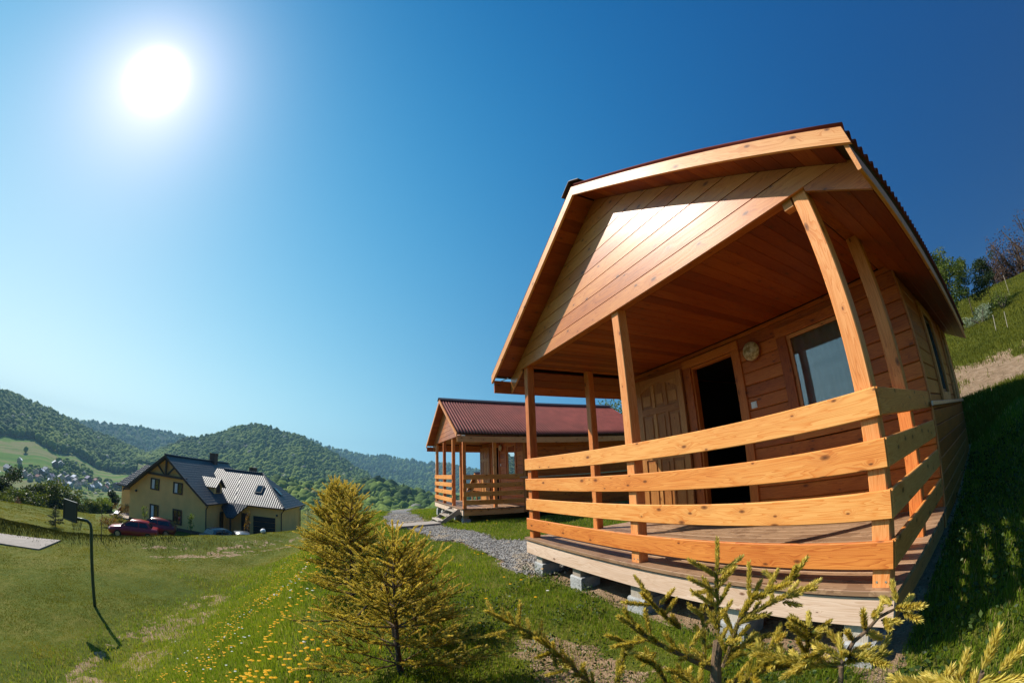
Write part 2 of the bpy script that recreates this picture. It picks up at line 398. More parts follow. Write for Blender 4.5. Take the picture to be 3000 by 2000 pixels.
def ground_mat():
    m, t, b = newmat('turf_and_soil'); n = N(t)
    P = n.n('ShaderNodeTexCoord').outputs['Object']
    n1 = n.noise(P, .30, 6, .72); n2 = n.noise(P, 5.0, 5, .65); n3 = n.noise(P, 60.0, 3, .6)
    green = n.ramp(n.math('ADD', n.math('MULTIPLY', n1, .55), n.math('MULTIPLY', n2, .45)), [(.32, (.055, .085, .012)), (.48, (.11, .13, .016)), (.60, (.20, .18, .035)), (.72, (.27, .20, .08))])
    green = n.mix(n.math('MULTIPLY', n3, .5), green, (.04, .065, .010))
    soil = n.ramp(n.math('ADD', n.math('MULTIPLY', n2, .6), n.math('MULTIPLY', n3, .4)), [(.3, (.13, .085, .045)), (.5, (.30, .20, .12)), (.72, (.46, .34, .23))])
    sm = n.attr('soil').outputs['Fac']
    edge = n.math('GREATER_THAN', n.math('ADD', sm, n.math('MULTIPLY_ADD', n2, 1.1, -.55)), .5)
    col = n.mix(edge, green, soil)
    far = n.attr('field').outputs['Fac']
    fcol = n.ramp(n.noise(n.vscale(P, (.006, .013, .01)), 1.0, 4, .6), [(.35, (.07, .13, .02)), (.5, (.12, .20, .03)), (.62, (.22, .20, .07))])
    col = n.mix(far, col, fcol)
    n.link(col, b.inputs['Base Color']); b.inputs['Roughness'].default_value = .95; b.inputs['Specular IOR Level'].default_value = .1
    n.bump(n.math('ADD', n2, n.math('MULTIPLY', n3, .5)), .9, .05, b)
    return m
MT['ground'] = ground_mat()
ground = npmesh('ground', V, F.ravel(), np.full(len(F), 4), MT['ground'], smooth=True)
s1, s2 = soil_mask(V[:, 0], V[:, 1]); sm = np.maximum(np.maximum(s1, s2), track_mask(V[:, 0], V[:, 1]))
sm = np.maximum(sm, ((V[:, 0] > -.05) & (V[:, 0] < 4) & (V[:, 1] > 0) & (V[:, 1] < 7)) * 1.0)
sm = np.maximum(sm, path_mask(V[:, 0], V[:, 1]) * .9)
a = ground.data.attributes.new('soil', 'FLOAT', 'POINT'); a.data.foreach_set('value', sm.astype(np.float32))
a = ground.data.attributes.new('field', 'FLOAT', 'POINT'); a.data.foreach_set('value', sstep(70, 200, np.hypot(V[:, 0], V[:, 1])).astype(np.float32))
tag(ground, kind='structure')

# gravel path, its own sheet following the ground
px = np.arange(-33, .7, .12); py = np.arange(-2.1, 2.3, .10)
PX, PY = np.meshgrid(px, py); pm = path_mask(PX, PY); PZ = H(PX, PY) + .02 * pm + .005 + (vnoise(PX, PY, 9, 1) - .5) * .015
keep = pm > .35; idx = -np.ones(PX.shape, int); 
cell = keep[:-1, :-1] & keep[1:, :-1] & keep[:-1, 1:] & keep[1:, 1:]
jj, kk = np.nonzero(cell); W_ = PX.shape[1]
F = np.stack([jj * W_ + kk, jj * W_ + kk + 1, (jj + 1) * W_ + kk + 1, (jj + 1) * W_ + kk], 1)
used, inv = np.unique(F.ravel(), return_inverse=True)
V = np.stack([PX.ravel(), PY.ravel(), PZ.ravel()], 1)[used]
def gravel_mat():
    m, t, b = newmat('grey_gravel'); n = N(t); P = n.n('ShaderNodeTexCoord').outputs['Object']
    vo = n.n('ShaderNodeTexVoronoi'); vo.inputs['Scale'].default_value = 34; n.link(P, vo.inputs['Vector'])
    s = n.n('ShaderNodeSeparateColor'); n.link(vo.outputs['Color'], s.inputs[0])
    col = n.ramp(s.outputs[0], [(0, (.09, .085, .08)), (.5, (.20, .185, .17)), (1, (.36, .34, .31))])
    col = n.mix(n.math('GREATER_THAN', n.noise(P, 1.2, 4), .6), col, (.34, .27, .19))
    n.link(col, b.inputs['Base Color']); b.inputs['Roughness'].default_value = .9
    n.bump(n.math('SUBTRACT', 1.0, vo.outputs['Distance']), 1.0, .03, b); return m
MT['gravel'] = gravel_mat()
o = npmesh('path', V, inv, np.full(len(F), 4), MT['gravel'], smooth=True); tag(o, kind='structure')
# loose stones on it
OCT = np.array([(1, 0, 0), (-1, 0, 0), (0, 1, 0), (0, -1, 0), (0, 0, 1), (0, 0, -1)], float)
OF = np.array([(0, 2, 4), (2, 1, 4), (1, 3, 4), (3, 0, 4), (2, 0, 5), (1, 2, 5), (3, 1, 5), (0, 3, 5)])
def scatter(T, TF, pos, scale, rot, name, mat, cv, parent=None, mats=None):
    """copies of one small template as a single mesh. rot: (n,3,3)"""
    n = len(pos); nv = len(T); Vt = np.einsum('nij,kj->nki', rot, T) * scale[:, None, :] if False else np.einsum('nij,nkj->nki', rot, T[None] * scale[:, None, :])
    Vt = Vt + pos[:, None, :]
    Fi = (TF[None] + (np.arange(n) * nv)[:, None, None]).reshape(-1)
    return npmesh(name, Vt.reshape(-1, 3), Fi, np.full(n * len(TF), TF.shape[1]), mat, cv, parent)
def rotz(n, rng=RNG):
    a = rng.uniform(0, 2 * np.pi, n); R = np.zeros((n, 3, 3)); R[:, 0, 0] = R[:, 1, 1] = np.cos(a); R[:, 0, 1] = -np.sin(a); R[:, 1, 0] = np.sin(a); R[:, 2, 2] = 1
    return R
def rotrand(n, rng=RNG):
    q = rng.normal(size=(n, 4)); q /= np.linalg.norm(q, axis=1)[:, None]; w_, x, y, z = q.T
    return np.stack([1 - 2 * (y * y + z * z), 2 * (x * y - z * w_), 2 * (x * z + y * w_), 2 * (x * y + z * w_), 1 - 2 * (x * x + z * z), 2 * (y * z - x * w_), 2 * (x * z - y * w_), 2 * (y * z + x * w_), 1 - 2 * (x * x + y * y)], 1).reshape(-1, 3, 3)
m_, t_, b_ = newmat('loose_stones'); n_ = N(t_)
n_.link(n_.ramp(n_.attr('cv').outputs['Fac'], [(0, (.12, .105, .09)), (.6, (.33, .29, .24)), (1, (.56, .50, .42))]), b_.inputs['Base Color']); b_.inputs['Roughness'].default_value = .85
MT['stones'] = m_
n0 = 26000; x = .6 - 16 * RNG.random(n0) ** 1.5; y = RNG.uniform(-2, 2, n0)
k = RNG.random(n0) < path_mask(x, y) * 1.1; x, y = x[k], y[k]; n0 = len(x)
sc = np.repeat(RNG.uniform(.006, .02, n0)[:, None] ** 1, 3, 1) * RNG.uniform(.6, 1.2, (n0, 3))
o = scatter(OCT, OF, np.stack([x, y, H(x, y) + .028], 1), sc, rotrand(n0), 'gravel', MT['stones'], np.repeat(RNG.random(n0), 6))
tag(o, 'loose grey gravel stones on the path', 'gravel', kind='stuff')

# ------------------------------------------------------------------ the cabin
SL = .587
def roof_z(x, top=3.585): return top - SL * abs(x - 2.0)
def cladding(mb, x0, x1, z0, z1, y, hole=None, pitch=.146, t=.028):
    """horizontal boards on a wall facing -Y whose front face is at y; hole list of (x0,x1,z0,z1)"""
    z = z0
    while z < z1 - .02:
        h = min(pitch, z1 - z); segs = [(x0, x1)]
        for hx0, hx1, hz0, hz1 in hole or []:
            if z + h > hz0 + .01 and z < hz1 - .01:
                ns = []
                for a, b in segs:
                    if hx0 > a: ns.append((a, min(b, hx0)))
                    if hx1 < b: ns.append((max(a, hx1), b))
                segs = [q for q in ns if q[1] - q[0] > .01]
        for a, b in segs: mb.box(a, b, y, y + t, z + .002, z + h - .002, ch=.007)
        z += pitch
def cladding_y(mb, y0, y1, z0, z1, x, hole=None, pitch=.146, t=.028):
    z = z0
    while z < z1 - .02:
        h = min(pitch, z1 - z); segs = [(y0, y1)]
        for hx0, hx1, hz0, hz1 in hole or []:
            if z + h > hz0 + .01 and z < hz1 - .01:
                ns = []
                for a, b in segs:
                    if hx0 > a: ns.append((a, min(b, hx0)))
                    if hx1 < b: ns.append((max(a, hx1), b))
                segs = [q for q in ns if q[1] - q[0] > .01]
        for a, b in segs: mb.box(x - t, x, a, b, z + .002, z + h - .002, along='y', ch=.007)
        z += pitch
def corrugated(name, parent, left):
    """one slope of corrugated sheet, waves along Y"""
    y = np.arange(-.262, 6.9, .0119); u = np.linspace(0, 2.80, 9)
    Y, U = np.meshgrid(y, u); wz = .019 * np.sin(Y / .095 * 2 * np.pi)
    lap = .006 * (U < 1.9)
    nz = math.cos(math.atan(SL)); nxs = math.sin(math.atan(SL))
    X = 2 + U * nz + wz * nxs; Z = 3.600 - U * nxs + wz * nz + lap
    Vt = np.stack([X, Y, Z], -1).reshape(-1, 3); Vb = Vt - np.array([nxs, 0, nz]) * .004
    Vv = np.concatenate([Vt, Vb]); n1, n2 = X.shape; N1 = n1 * n2
    if left: Vv[:, 0] = 4 - Vv[:, 0]
    i = np.arange(n2 - 1)[None] + n2 * np.arange(n1 - 1)[:, None]
    Ft = np.stack([i, i + 1, i + 1 + n2, i + n2], -1).reshape(-1, 4); Fb = Ft[:, ::-1] + N1
    e = []
    a = np.arange(n2 - 1) + n2 * (n1 - 1); e.append(np.stack([a, a + 1, a + 1 + N1, a + N1], 1))
    a = np.arange(n1 - 1) * n2; e.append(np.stack([a, a + n2, a + n2 + N1, a + N1], 1))
    a = np.arange(n1 - 1) * n2 + n2 - 1; e.append(np.stack([a + n2, a, a + N1, a + n2 + N1], 1))
    F = np.concatenate([Ft, Fb] + e)
    return npmesh(name, Vv, F.ravel(), np.full(len(F), 4), MT['onduline'], parent=parent, smooth=True)
def make_cabin(loc, rz, first, name='wooden_cabin'):
    R = empty(name, loc, rz)
    # deck: planks run along X, small gaps
    mb = MB(); y = -.022
    while y < 1.93:
        mb.box(-.03, 4.03, y, min(y + .136, 1.94), -.032, 0.0 - random.uniform(0, .0015), ch=.003); y += .148
    mb.build('deck', 'deck', R)
    mb = MB(); mb.box(-.02, 4.01, .0, .035, -.205, -.045); mb.build('deck_fascia', 'raw', R)
    mb = MB(); mb.box(3.965, 4.0, .04, 1.93, -.205, -.04, along='y'); mb.box(0, .035, .04, 1.93, -.205, -.04, along='y')
    for yy in (.5, 1.0, 1.5): mb.box(.04, 3.96, yy, yy + .05, -.19, -.036)
    mb.build('deck_joist', 'trim', R)
    # posts
    fr = [(.02, .028), (1.95, .028), (3.88, .028)] if first else [(.02, .028), (1.30, .028), (2.62, .028), (3.88, .028)]
    for (px_, py_) in fr + [(.02, .985), (3.88, .985)]:
        mb = MB(); mb.box(px_, px_ + .1, py_, py_ + .1, .0, 2.20, along='z', ch=.006)
        p = mb.build('post', 'post', R)
    # rails: four boards on each railed side
    x1 = 4.0 if first else 2.73
    for a, b in ((.101, .245), (.351, .494), (.600, .744), (.850, .995)):
        mb = MB(); mb.box(0.0, x1, 0.0, .026, a, b, ch=.005); mb.build('rail', 'rail', R)
        mb = MB(); mb.box(3.982, 4.008, .03 if first else .03, 1.93, a, b, along='y', ch=.005); mb.build('rail', 'rail', R)
    # screws at the foot of the near post
    mb = MB()
    for sx in (3.905, 3.955) + ((1.985, 2.03) if first else ()):
        mb = MB(); mb.cyl((sx, .0285, .03), (0, -1, 0), .006, .003, 10); mb.build('screw', 'screw', R)
    # walls: front wall of the room at Y = 1.94, side walls, back wall
    D = 1.94
    door = (1.2, 1.9, 0, 2.02); win = (2.66, 3.38, .95, 1.96)
    mb = MB(); cladding(mb, .0, 4.0, -.19, 2.2, D, [door, win])
    mb.build('front_wall', 'clad', R)
    sw = (3.2, 4.0, 1.0, 1.95); sw2 = (5.2, 5.7, 1.0, 1.95); sws = (sw, sw2) if first else ()
    mb = MB(); cladding_y(mb, D + .03, 6.6, -.19, 2.2, 4.0, list(sws)); mb.build('side_wall', 'clad', R)
    mb = MB(); z = -.19
    while z < 2.15: mb.box(0, .028, D + .03, 6.6, z + .002, z + .144, along='y', ch=.007); z += .146
    mb.build('side_wall', 'clad', R)
    mb = MB(); mb.box(.03, 3.97, 6.57, 6.6, -.19, 2.2); mb.build('back_wall', 'clad', R)
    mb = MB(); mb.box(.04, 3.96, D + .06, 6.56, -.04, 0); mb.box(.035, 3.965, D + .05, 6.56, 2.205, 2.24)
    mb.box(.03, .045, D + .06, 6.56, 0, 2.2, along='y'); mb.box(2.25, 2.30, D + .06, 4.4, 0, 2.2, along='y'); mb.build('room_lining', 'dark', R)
    mb = MB(); mb.box(4.001, 4.017, D + .01, D + .08, -.19, 2.19, along='z'); mb.build('corner_board', 'trim', R)
    casings = [(3.08, 3.2, .90, 2.06, 'z'), (4.0, 4.12, .90, 2.06, 'z'), (5.1, 5.2, .90, 2.06, 'z'), (5.7, 5.8, .90, 2.06, 'z'), (3.201, 3.999, 1.951, 2.06, 'y'), (3.201, 3.999, .90, .999, 'y')]
    # side windows
    for wi, (a_, b_, c_, d_) in enumerate(sws):
        mb = MB(); mb.box(3.95, 3.955, a_, b_, c_, d_, along='y', ch=.0005); wn = mb.build('side_window', 'dark_glass', R)
        mb = MB(); mb.box(3.956, 3.995, a_, a_ + .05, c_, d_, along='z'); mb.box(3.956, 3.995, b_ - .05, b_, c_, d_, along='z'); mb.box(3.956, 3.994, a_ + .05, b_ - .05, c_, c_ + .05, along='y'); mb.box(3.956, 3.994, a_ + .05, b_ - .05, d_ - .05, d_, along='y'); mb.build('window_frame', 'dark_metal', wn)
        for q in casings[:2] + casings[4:] if wi == 0 else casings[2:4]:
            mb = MB(); mb.box(4.001, 4.03, q[0], q[1], q[2], q[3], along=q[4]); mb.build('casing', 'trim', wn)
    # door frame, open leaf folded back against the wall
    mb = MB(); yf = D - .024
    mb.box(1.07, 1.2, yf, D, 0, 2.02, along='z'); mb.box(1.9, 2.01, yf, D, 0, 2.02, along='z'); mb.box(1.07, 2.01, yf, D, 2.022, 2.13)
    mb.box(1.2, 1.225, D, D + .09, 0, 2.02, along='z'); mb.box(1.875, 1.9, D, D + .09, 0, 2.02, along='z'); mb.box(1.225, 1.875, D, D + .09, 1.99, 2.02)
    df = mb.build('door_frame', 'clad', R)
    leafO = empty('door', (1.05, D - .03, .01), rad(7)); leafO.parent = R      # local -x runs to the free edge
    mb = MB(); W = .84; Hh = 2.03
    mb.box(-W, 0, -.02, .015, 0, Hh, along='z')
    for x0_, x1_ in ((-W, -W + .09), (-.09, 0)): mb.box(x0_, x1_, -.035, -.0205, 0, Hh, along='z')
    for z0_, z1_ in ((0, .18), (.86, .98), (1.50, 1.60), (Hh - .1, Hh)): mb.box(-W + .09, -.09, -.035, -.0205, z0_, z1_)
    for x0_ in (-W + .285, -W + .505): mb.box(x0_, x0_ + .055, -.0345, -.0205, .18, Hh - .1, along='z')
    lf = mb.build('door_leaf', 'door', leafO)
    # arched head and raised panels
    mb = MB(); cols = [(-W + .09, -W + .285), (-W + .34, -W + .505), (-W + .56, -.09)]
    arch = lambda xx: Hh - .1 - .10 * (1 - max(0.0, math.sin((xx + W - .09) / (W - .18) * math.pi)) ** .8)
    xs = np.linspace(-W + .09, -.09, 14)
    for i in range(13):
        a_, b_ = xs[i], xs[i + 1]
        mb.prism([(a_, -.0205, Hh - .099), (b_, -.0205, Hh - .099), (b_, -.0205, arch(b_) - .0), (a_, -.0205, arch(a_) - .0)], (0, -.014, 0), (0, 0, 1), bv=.4)
    for (a_, b_) in cols:
        for (c_, d_) in ((.2, .84), (1.0, 1.48), (1.62, Hh - .23)):
            mb.board((a_ + .025, -.0205, c_ + .02), (0, 0, 1), (1, 0, 0), (0, -1, 0), d_ - c_ - .04, b_ - a_ - .05, .012, .006)
    mb.build('door_panel', 'door', leafO)
    mb = MB(); mb.cyl((-W + .05, -.035, 1.02), (0, -1, 0), .009, .04, 10); mb.cyl((-W + .05, -.07, 1.02), (1, 0, 0), .008, .11, 10); mb.box(-W + .03, -W + .07, -.038, -.0355, .93, 1.1, along='z')
    mb.build('door_handle', 'steel', leafO)
    # front window: wooden surround, frame, pane, lace curtain
    mb = MB(); yf = D - .024
    mb.box(2.54, 2.66, yf, D, .95, 1.96, along='z'); mb.box(3.38, 3.50, yf, D, .95, 1.96, along='z'); mb.box(2.54, 3.50, yf, D, 1.962, 2.07); mb.box(2.54, 3.50, yf, D, .84, .948)
    wf = mb.build('window', 'clad', R)
    mb = MB(); mb.box(2.66, 2.70, D + .005, D + .045, .95, 1.96, along='z'); mb.box(3.34, 3.38, D + .005, D + .045, .95, 1.96, along='z'); mb.box(2.70, 3.34, D + .005, D + .045, 1.92, 1.96); mb.box(2.70, 3.34, D + .005, D + .045, .95, .99)
    mb.build('window_frame', 'trim', wf)
    mb = MB(); mb.box(2.70, 3.34, D + .02, D + .024, .99, 1.92, ch=.0005); mb.build('window_pane', 'glass', wf)
    cx = np.linspace(2.68, 3.36, 90); cz = np.linspace(.97, 1.94, 14); CXm, CZm = np.meshgrid(cx, cz)
    gap = np.exp(-((CXm - 2.93) / .02) ** 2)
    CYm = D + .09 + .016 * np.sin(CXm * 62 + .6 * np.sin(CZm * 3)) + .01 * np.sin(CXm * 23)
    i = np.arange(89)[None] + 90 * np.arange(13)[:, None]; F = np.stack([i, i + 1, i + 91, i + 90], -1).reshape(-1, 4)
    npmesh('lace_curtain', np.stack([CXm, CYm, CZm], -1).reshape(-1, 3), F.ravel(), np.full(len(F), 4), MT['lace'], np.repeat(RNG.random(14), 90), wf, True)
    # wall lamp and switch, metal strip along the side wall
    mb = MB(); mb.tube([(2.20, D - .0, 1.93), (2.20, D - .035, 1.93)], [.115, .125], 28); wl = mb.build('lamp_base', 'soffit', R)
    mb = MB(); mb.ball((2.20, D - .045, 1.93), .112, 24, 14, (1, .55, 1)); mb.build('lamp_shade', 'lampshade', wl, True)
    mb = MB(); mb.box(2.05, 2.125, D - .012, D, 1.29, 1.365, ch=.003); s_ = mb.build('light_switch', 'white_plastic', R)
    mb = MB(); mb.box(2.063, 2.112, D - .017, D - .012, 1.303, 1.352, ch=.002); mb.build('switch_button', 'white_plastic', s_)
    mb = MB(); mb.box(4.035, 4.05, 1.80, 6.55, .86, .90, along='y', ch=.003); mb.build('metal_strip', 'steel', R)
    # porch ceiling boards, plates and beam on the posts
    mb = MB(); xx = .13
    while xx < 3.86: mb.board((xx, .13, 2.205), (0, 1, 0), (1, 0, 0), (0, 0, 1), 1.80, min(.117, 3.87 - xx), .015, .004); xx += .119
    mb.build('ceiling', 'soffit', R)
    mb = MB(); mb.box(.02, .12, .03, 6.6, 2.202, 2.30, along='y'); mb.box(3.88, 3.98, .03, 6.6, 2.202, 2.30, along='y'); mb.box(.125, 3.875, .03, .125, 2.203, 2.30)
    mb.build('beam', 'clad', R)
    mb = MB(); mb.box(3.80, 3.868, .035, .10, 2.13, 2.20, ch=.003); mb.build('corner_block', 'trim', R)
    # gable panel: horizontal boards between the slopes, dipping to the eaves soffit at each side
    mb = MB(); z = 2.183; pitch = .146; yg = -.002
    up = lambda zz: (3.50 - zz) / SL                       # half width under the rake soffit at height z
    while z < 3.49:
        z1 = min(z + pitch - .008, 3.495); a, b = up(z), max(up(z1), .004); a = min(a, 2.36); b = min(b, 2.36)
        poly = [(2 - a, yg, z), (2 + a, yg, z), (2 + b, yg, z1), (2 - b, yg, z1)]
        # V-groove look: front face set in at the edges
        mb.prism(poly, (0, .024, 0)); z += pitch
    for sgn in (-1, 1):                                    # pieces below the beam line, over the side eaves
        P2 = [(2 + sgn * 1.99, yg, 2.179), (2 + sgn * 2.355, yg, 2.179), (2 + sgn * 2.355, yg, 1.935), (2 + sgn * 1.99, yg, 2.15)]
        if sgn > 0: P2 = P2[::-1]
        mb.prism(P2, (0, .024, 0))
    mb.build('gable_panel', 'gable', R)
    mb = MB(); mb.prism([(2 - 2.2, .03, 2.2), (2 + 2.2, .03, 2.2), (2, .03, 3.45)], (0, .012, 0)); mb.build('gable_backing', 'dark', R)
    mb = MB(); mb.prism([(2 - 2.2, 6.602, 2.2), (2 + 2.2, 6.602, 2.2), (2, 6.602, 3.45)], (0, .02, 0)); mb.build('rear_gable', 'clad', R)
    # rake boards (front and rear), eave boards, soffits
    for yy in (-.275, 6.86):
        for sgn in (-1, 1):
            mb = MB(); L = math.hypot(2.405, 2.405 * SL)
            Pr = [(2, yy, 3.583), (2 + sgn * 2.405, yy, 3.583 - 2.405 * SL), (2 + sgn * 2.405, yy, 3.583 - 2.405 * SL - .108), (2, yy, 3.475)]
            mb.prism(Pr if sgn < 0 else Pr[::-1], (0, .026, 0), (sgn, 0, -SL)); mb.build('rake_board', 'trim' if yy < 0 else 'clad', R)
    for sgn in (-1, 1):
        mb = MB(); x0 = 2 + sgn * 2.36; mb.box(min(x0, x0 + sgn * .024), max(x0, x0 + sgn * .024), -.247, 6.85, 1.925, 2.10, along='y'); mb.build('eave_board', 'trim' if sgn > 0 else 'clad', R)
    nrm_ = Vector((SL, 0, 1)).normalized()
    for sgn in (-1, 1):
        mb = MB(); d = Vector((sgn, 0, -SL)).normalized(); up_ = Vector((sgn * SL, 0, 1)).normalized()
        s = .02                                           # eaves soffit: boards along Y from the plate down to the eave board
        p0 = Vector((2 + sgn * 1.985, 0.03, 2.152))
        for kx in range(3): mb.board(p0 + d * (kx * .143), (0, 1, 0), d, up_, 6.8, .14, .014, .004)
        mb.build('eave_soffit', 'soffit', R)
        mb = MB(); p0 = Vector((2, -.248, 3.502))         # underside of the front overhang
        for kx in range(20):
            if kx * .14 + .138 > 2.745: break
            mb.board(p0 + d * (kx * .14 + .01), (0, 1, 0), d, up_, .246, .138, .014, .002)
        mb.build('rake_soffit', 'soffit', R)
        mb = MB(); mb.board(Vector((2, -.24, 3.520)) + d * .02, (0, 1, 0), d, up_, 7.09, 2.72, .06, .004); mb.build('roof_deck', 'dark', R)
        corrugated('roof_sheet', R, sgn < 0)
    mb = MB(); prof = [(-.17, 3.560), (-.14, 3.578), (-.03, 3.645), (0, 3.660), (.03, 3.645), (.14, 3.578), (.17, 3.560)]
    for i in range(6):
        (a, za), (b, zb) = prof[i], prof[i + 1]; mb.prism([(2 + a, -.30, za), (2 + b, -.30, zb), (2 + b, -.30, zb - .006), (2 + a, -.30, za - .006)], (0, 7.26, 0), (0, 1, 0))
    mb.build('ridge_cap', 'ridge', R)
    mb = MB(); mb.tube([(-.34, -.16, 2.09), (-.16, -.13, 2.09)], .006, 6); mb.ball((-.155, -.13, 2.09), .012, 8, 6); mb.build('eave_bracket', 'steel', R)
    # concrete blocks with a timber packer on each
    for bx in (.12, .95, 1.88, 2.85, 3.70):
        mb = MB(); zt = -.30 if bx < 1 else -.32
        mb.box(bx, bx + .21, .03, .26, -.66, zt, ch=.014); fb = mb.build('foundation_block', 'concrete', R)
        mb = MB(); mb.box(bx + .02, bx + .17, .05, .22, zt, -.206, along='z'); mb.build('timber_packer', 'grey_wood', fb)
    for by in (2.2, 4.4, 6.2):
        for bx in (.1, 3.66):
            mb = MB(); mb.box(bx, bx + .24, by, by + .3, -.62, -.19, ch=.012); mb.build('foundation_block', 'concrete', R)
    if not first:                                         # wooden steps up to the gap in the railing
        st = None
        for xx in (2.80, 3.76):
            mb = MB(); mb.prism([(xx, -.78, -.50), (xx, -.62, -.50), (xx, -.02, -.16), (xx, -.02, -.03), (xx, -.10, -.03)], (.04, 0, 0), (0, 1, .6))
            q = mb.build('steps' if st is None else 'stringer', 'grey_wood', R if st is None else st); st = st or q
        for yy, zz in ((-.68, -.38), (-.44, -.25), (-.22, -.12)):
            mb = MB(); mb.box(2.842, 3.758, yy, yy + .2, zz, zz + .03); mb.build('tread', 'grey_wood', st)
    return R
def mottled():
    m, t, b = newmat('mottled_lampshade'); n = N(t); P = n.n('ShaderNodeTexCoord').outputs['Object']
    n.link(n.ramp(n.noise(P, 26, 3, .6), [(.38, (.28, .19, .07)), (.55, (.62, .52, .30)), (.7, (.75, .68, .45))]), b.inputs['Base Color']); b.inputs['Roughness'].default_value = .35
    return m
MT['lampshade'] = mottled()
MT['gable'] = wood('glossy_gable_boards', (.68, .26, .060), (.55, .170, .032), (.32, .075, .013), .42, knots=.5, coat=.65)
c1 = make_cabin((0, 0, 0), 0, True)
tag(c1, 'large nearest wooden cabin with railed porch, open door and curtained window', 'cabin', 'wooden holiday cabins')
c2 = make_cabin((-10.53, 1.111, -.159), rad(-.73), False)
tag(c2, 'second wooden cabin with red corrugated roof and steps, beside the gravel path', 'cabin', 'wooden holiday cabins')
c3 = empty('wooden_cabin', (-26.6, 7.6, -2.55), rad(-2))
tag(c3, 'distant wooden cabin, only its red gable peak seen through the second cabin porch', 'cabin', 'wooden holiday cabins')
for ch in list(c2.children):
    if ch.name.split('.')[0] in ('lamp_base', 'light_switch', 'screw', 'door', 'room_lining', 'eave_bracket'): continue
    d = ch.copy(); C.objects.link(d); d.parent = c3
    for g in ch.children:
        e = g.copy(); C.objects.link(e); e.parent = d

# ------------------------------------------------------------------ the yellow house below the bank
def roof_tile_mat(name, col, rough):
    m, t, b = newmat(name); n = N(t); g = n.attr('gr').outputs['Vector']
    sp = n.n('ShaderNodeSeparateXYZ'); n.link(g, sp.inputs[0])
    a = n.math('SINE', n.math('MULTIPLY', sp.outputs[0], 2 * math.pi / .24)); c_ = n.math('FRACT', n.math('DIVIDE', sp.outputs[1], .33))
    h = n.math('ADD', n.math('MULTIPLY', a, .5), c_)
    k = n.noise(g, 1.5, 3)
    n.link(n.ramp(n.math('ADD', n.math('MULTIPLY', c_, .5), n.math('MULTIPLY', k, .5)), [(.1, tuple(x * .5 for x in col)), (.8, col)]), b.inputs['Base Color'])
    b.inputs['Roughness'].default_value = rough; b.inputs['Specular IOR Level'].default_value = .3
    n.bump(h, .8, .05, b); return m
MT['tile'] = roof_tile_mat('slate_grey_tiles', (.075, .085, .10), .5)
MT['render'] = plain('yellow_render', (.92, .55, .19), .9, 0, .08, 1.2)
MT['brown'] = plain('dark_brown_timber', (.055, .028, .016), .6, 0, .2)
MT['black'] = plain('garage_dark', (.012, .010, .010), .5)
MT['white'] = plain('white_paint', (.78, .78, .76), .6, 0, .04)
MT['brick'] = plain('brown_brick', (.14, .075, .05), .8, 0, .3, 8)
HP = dict(x=-33.47, y=-15.78, z=-6.2, yaw=2.98926)
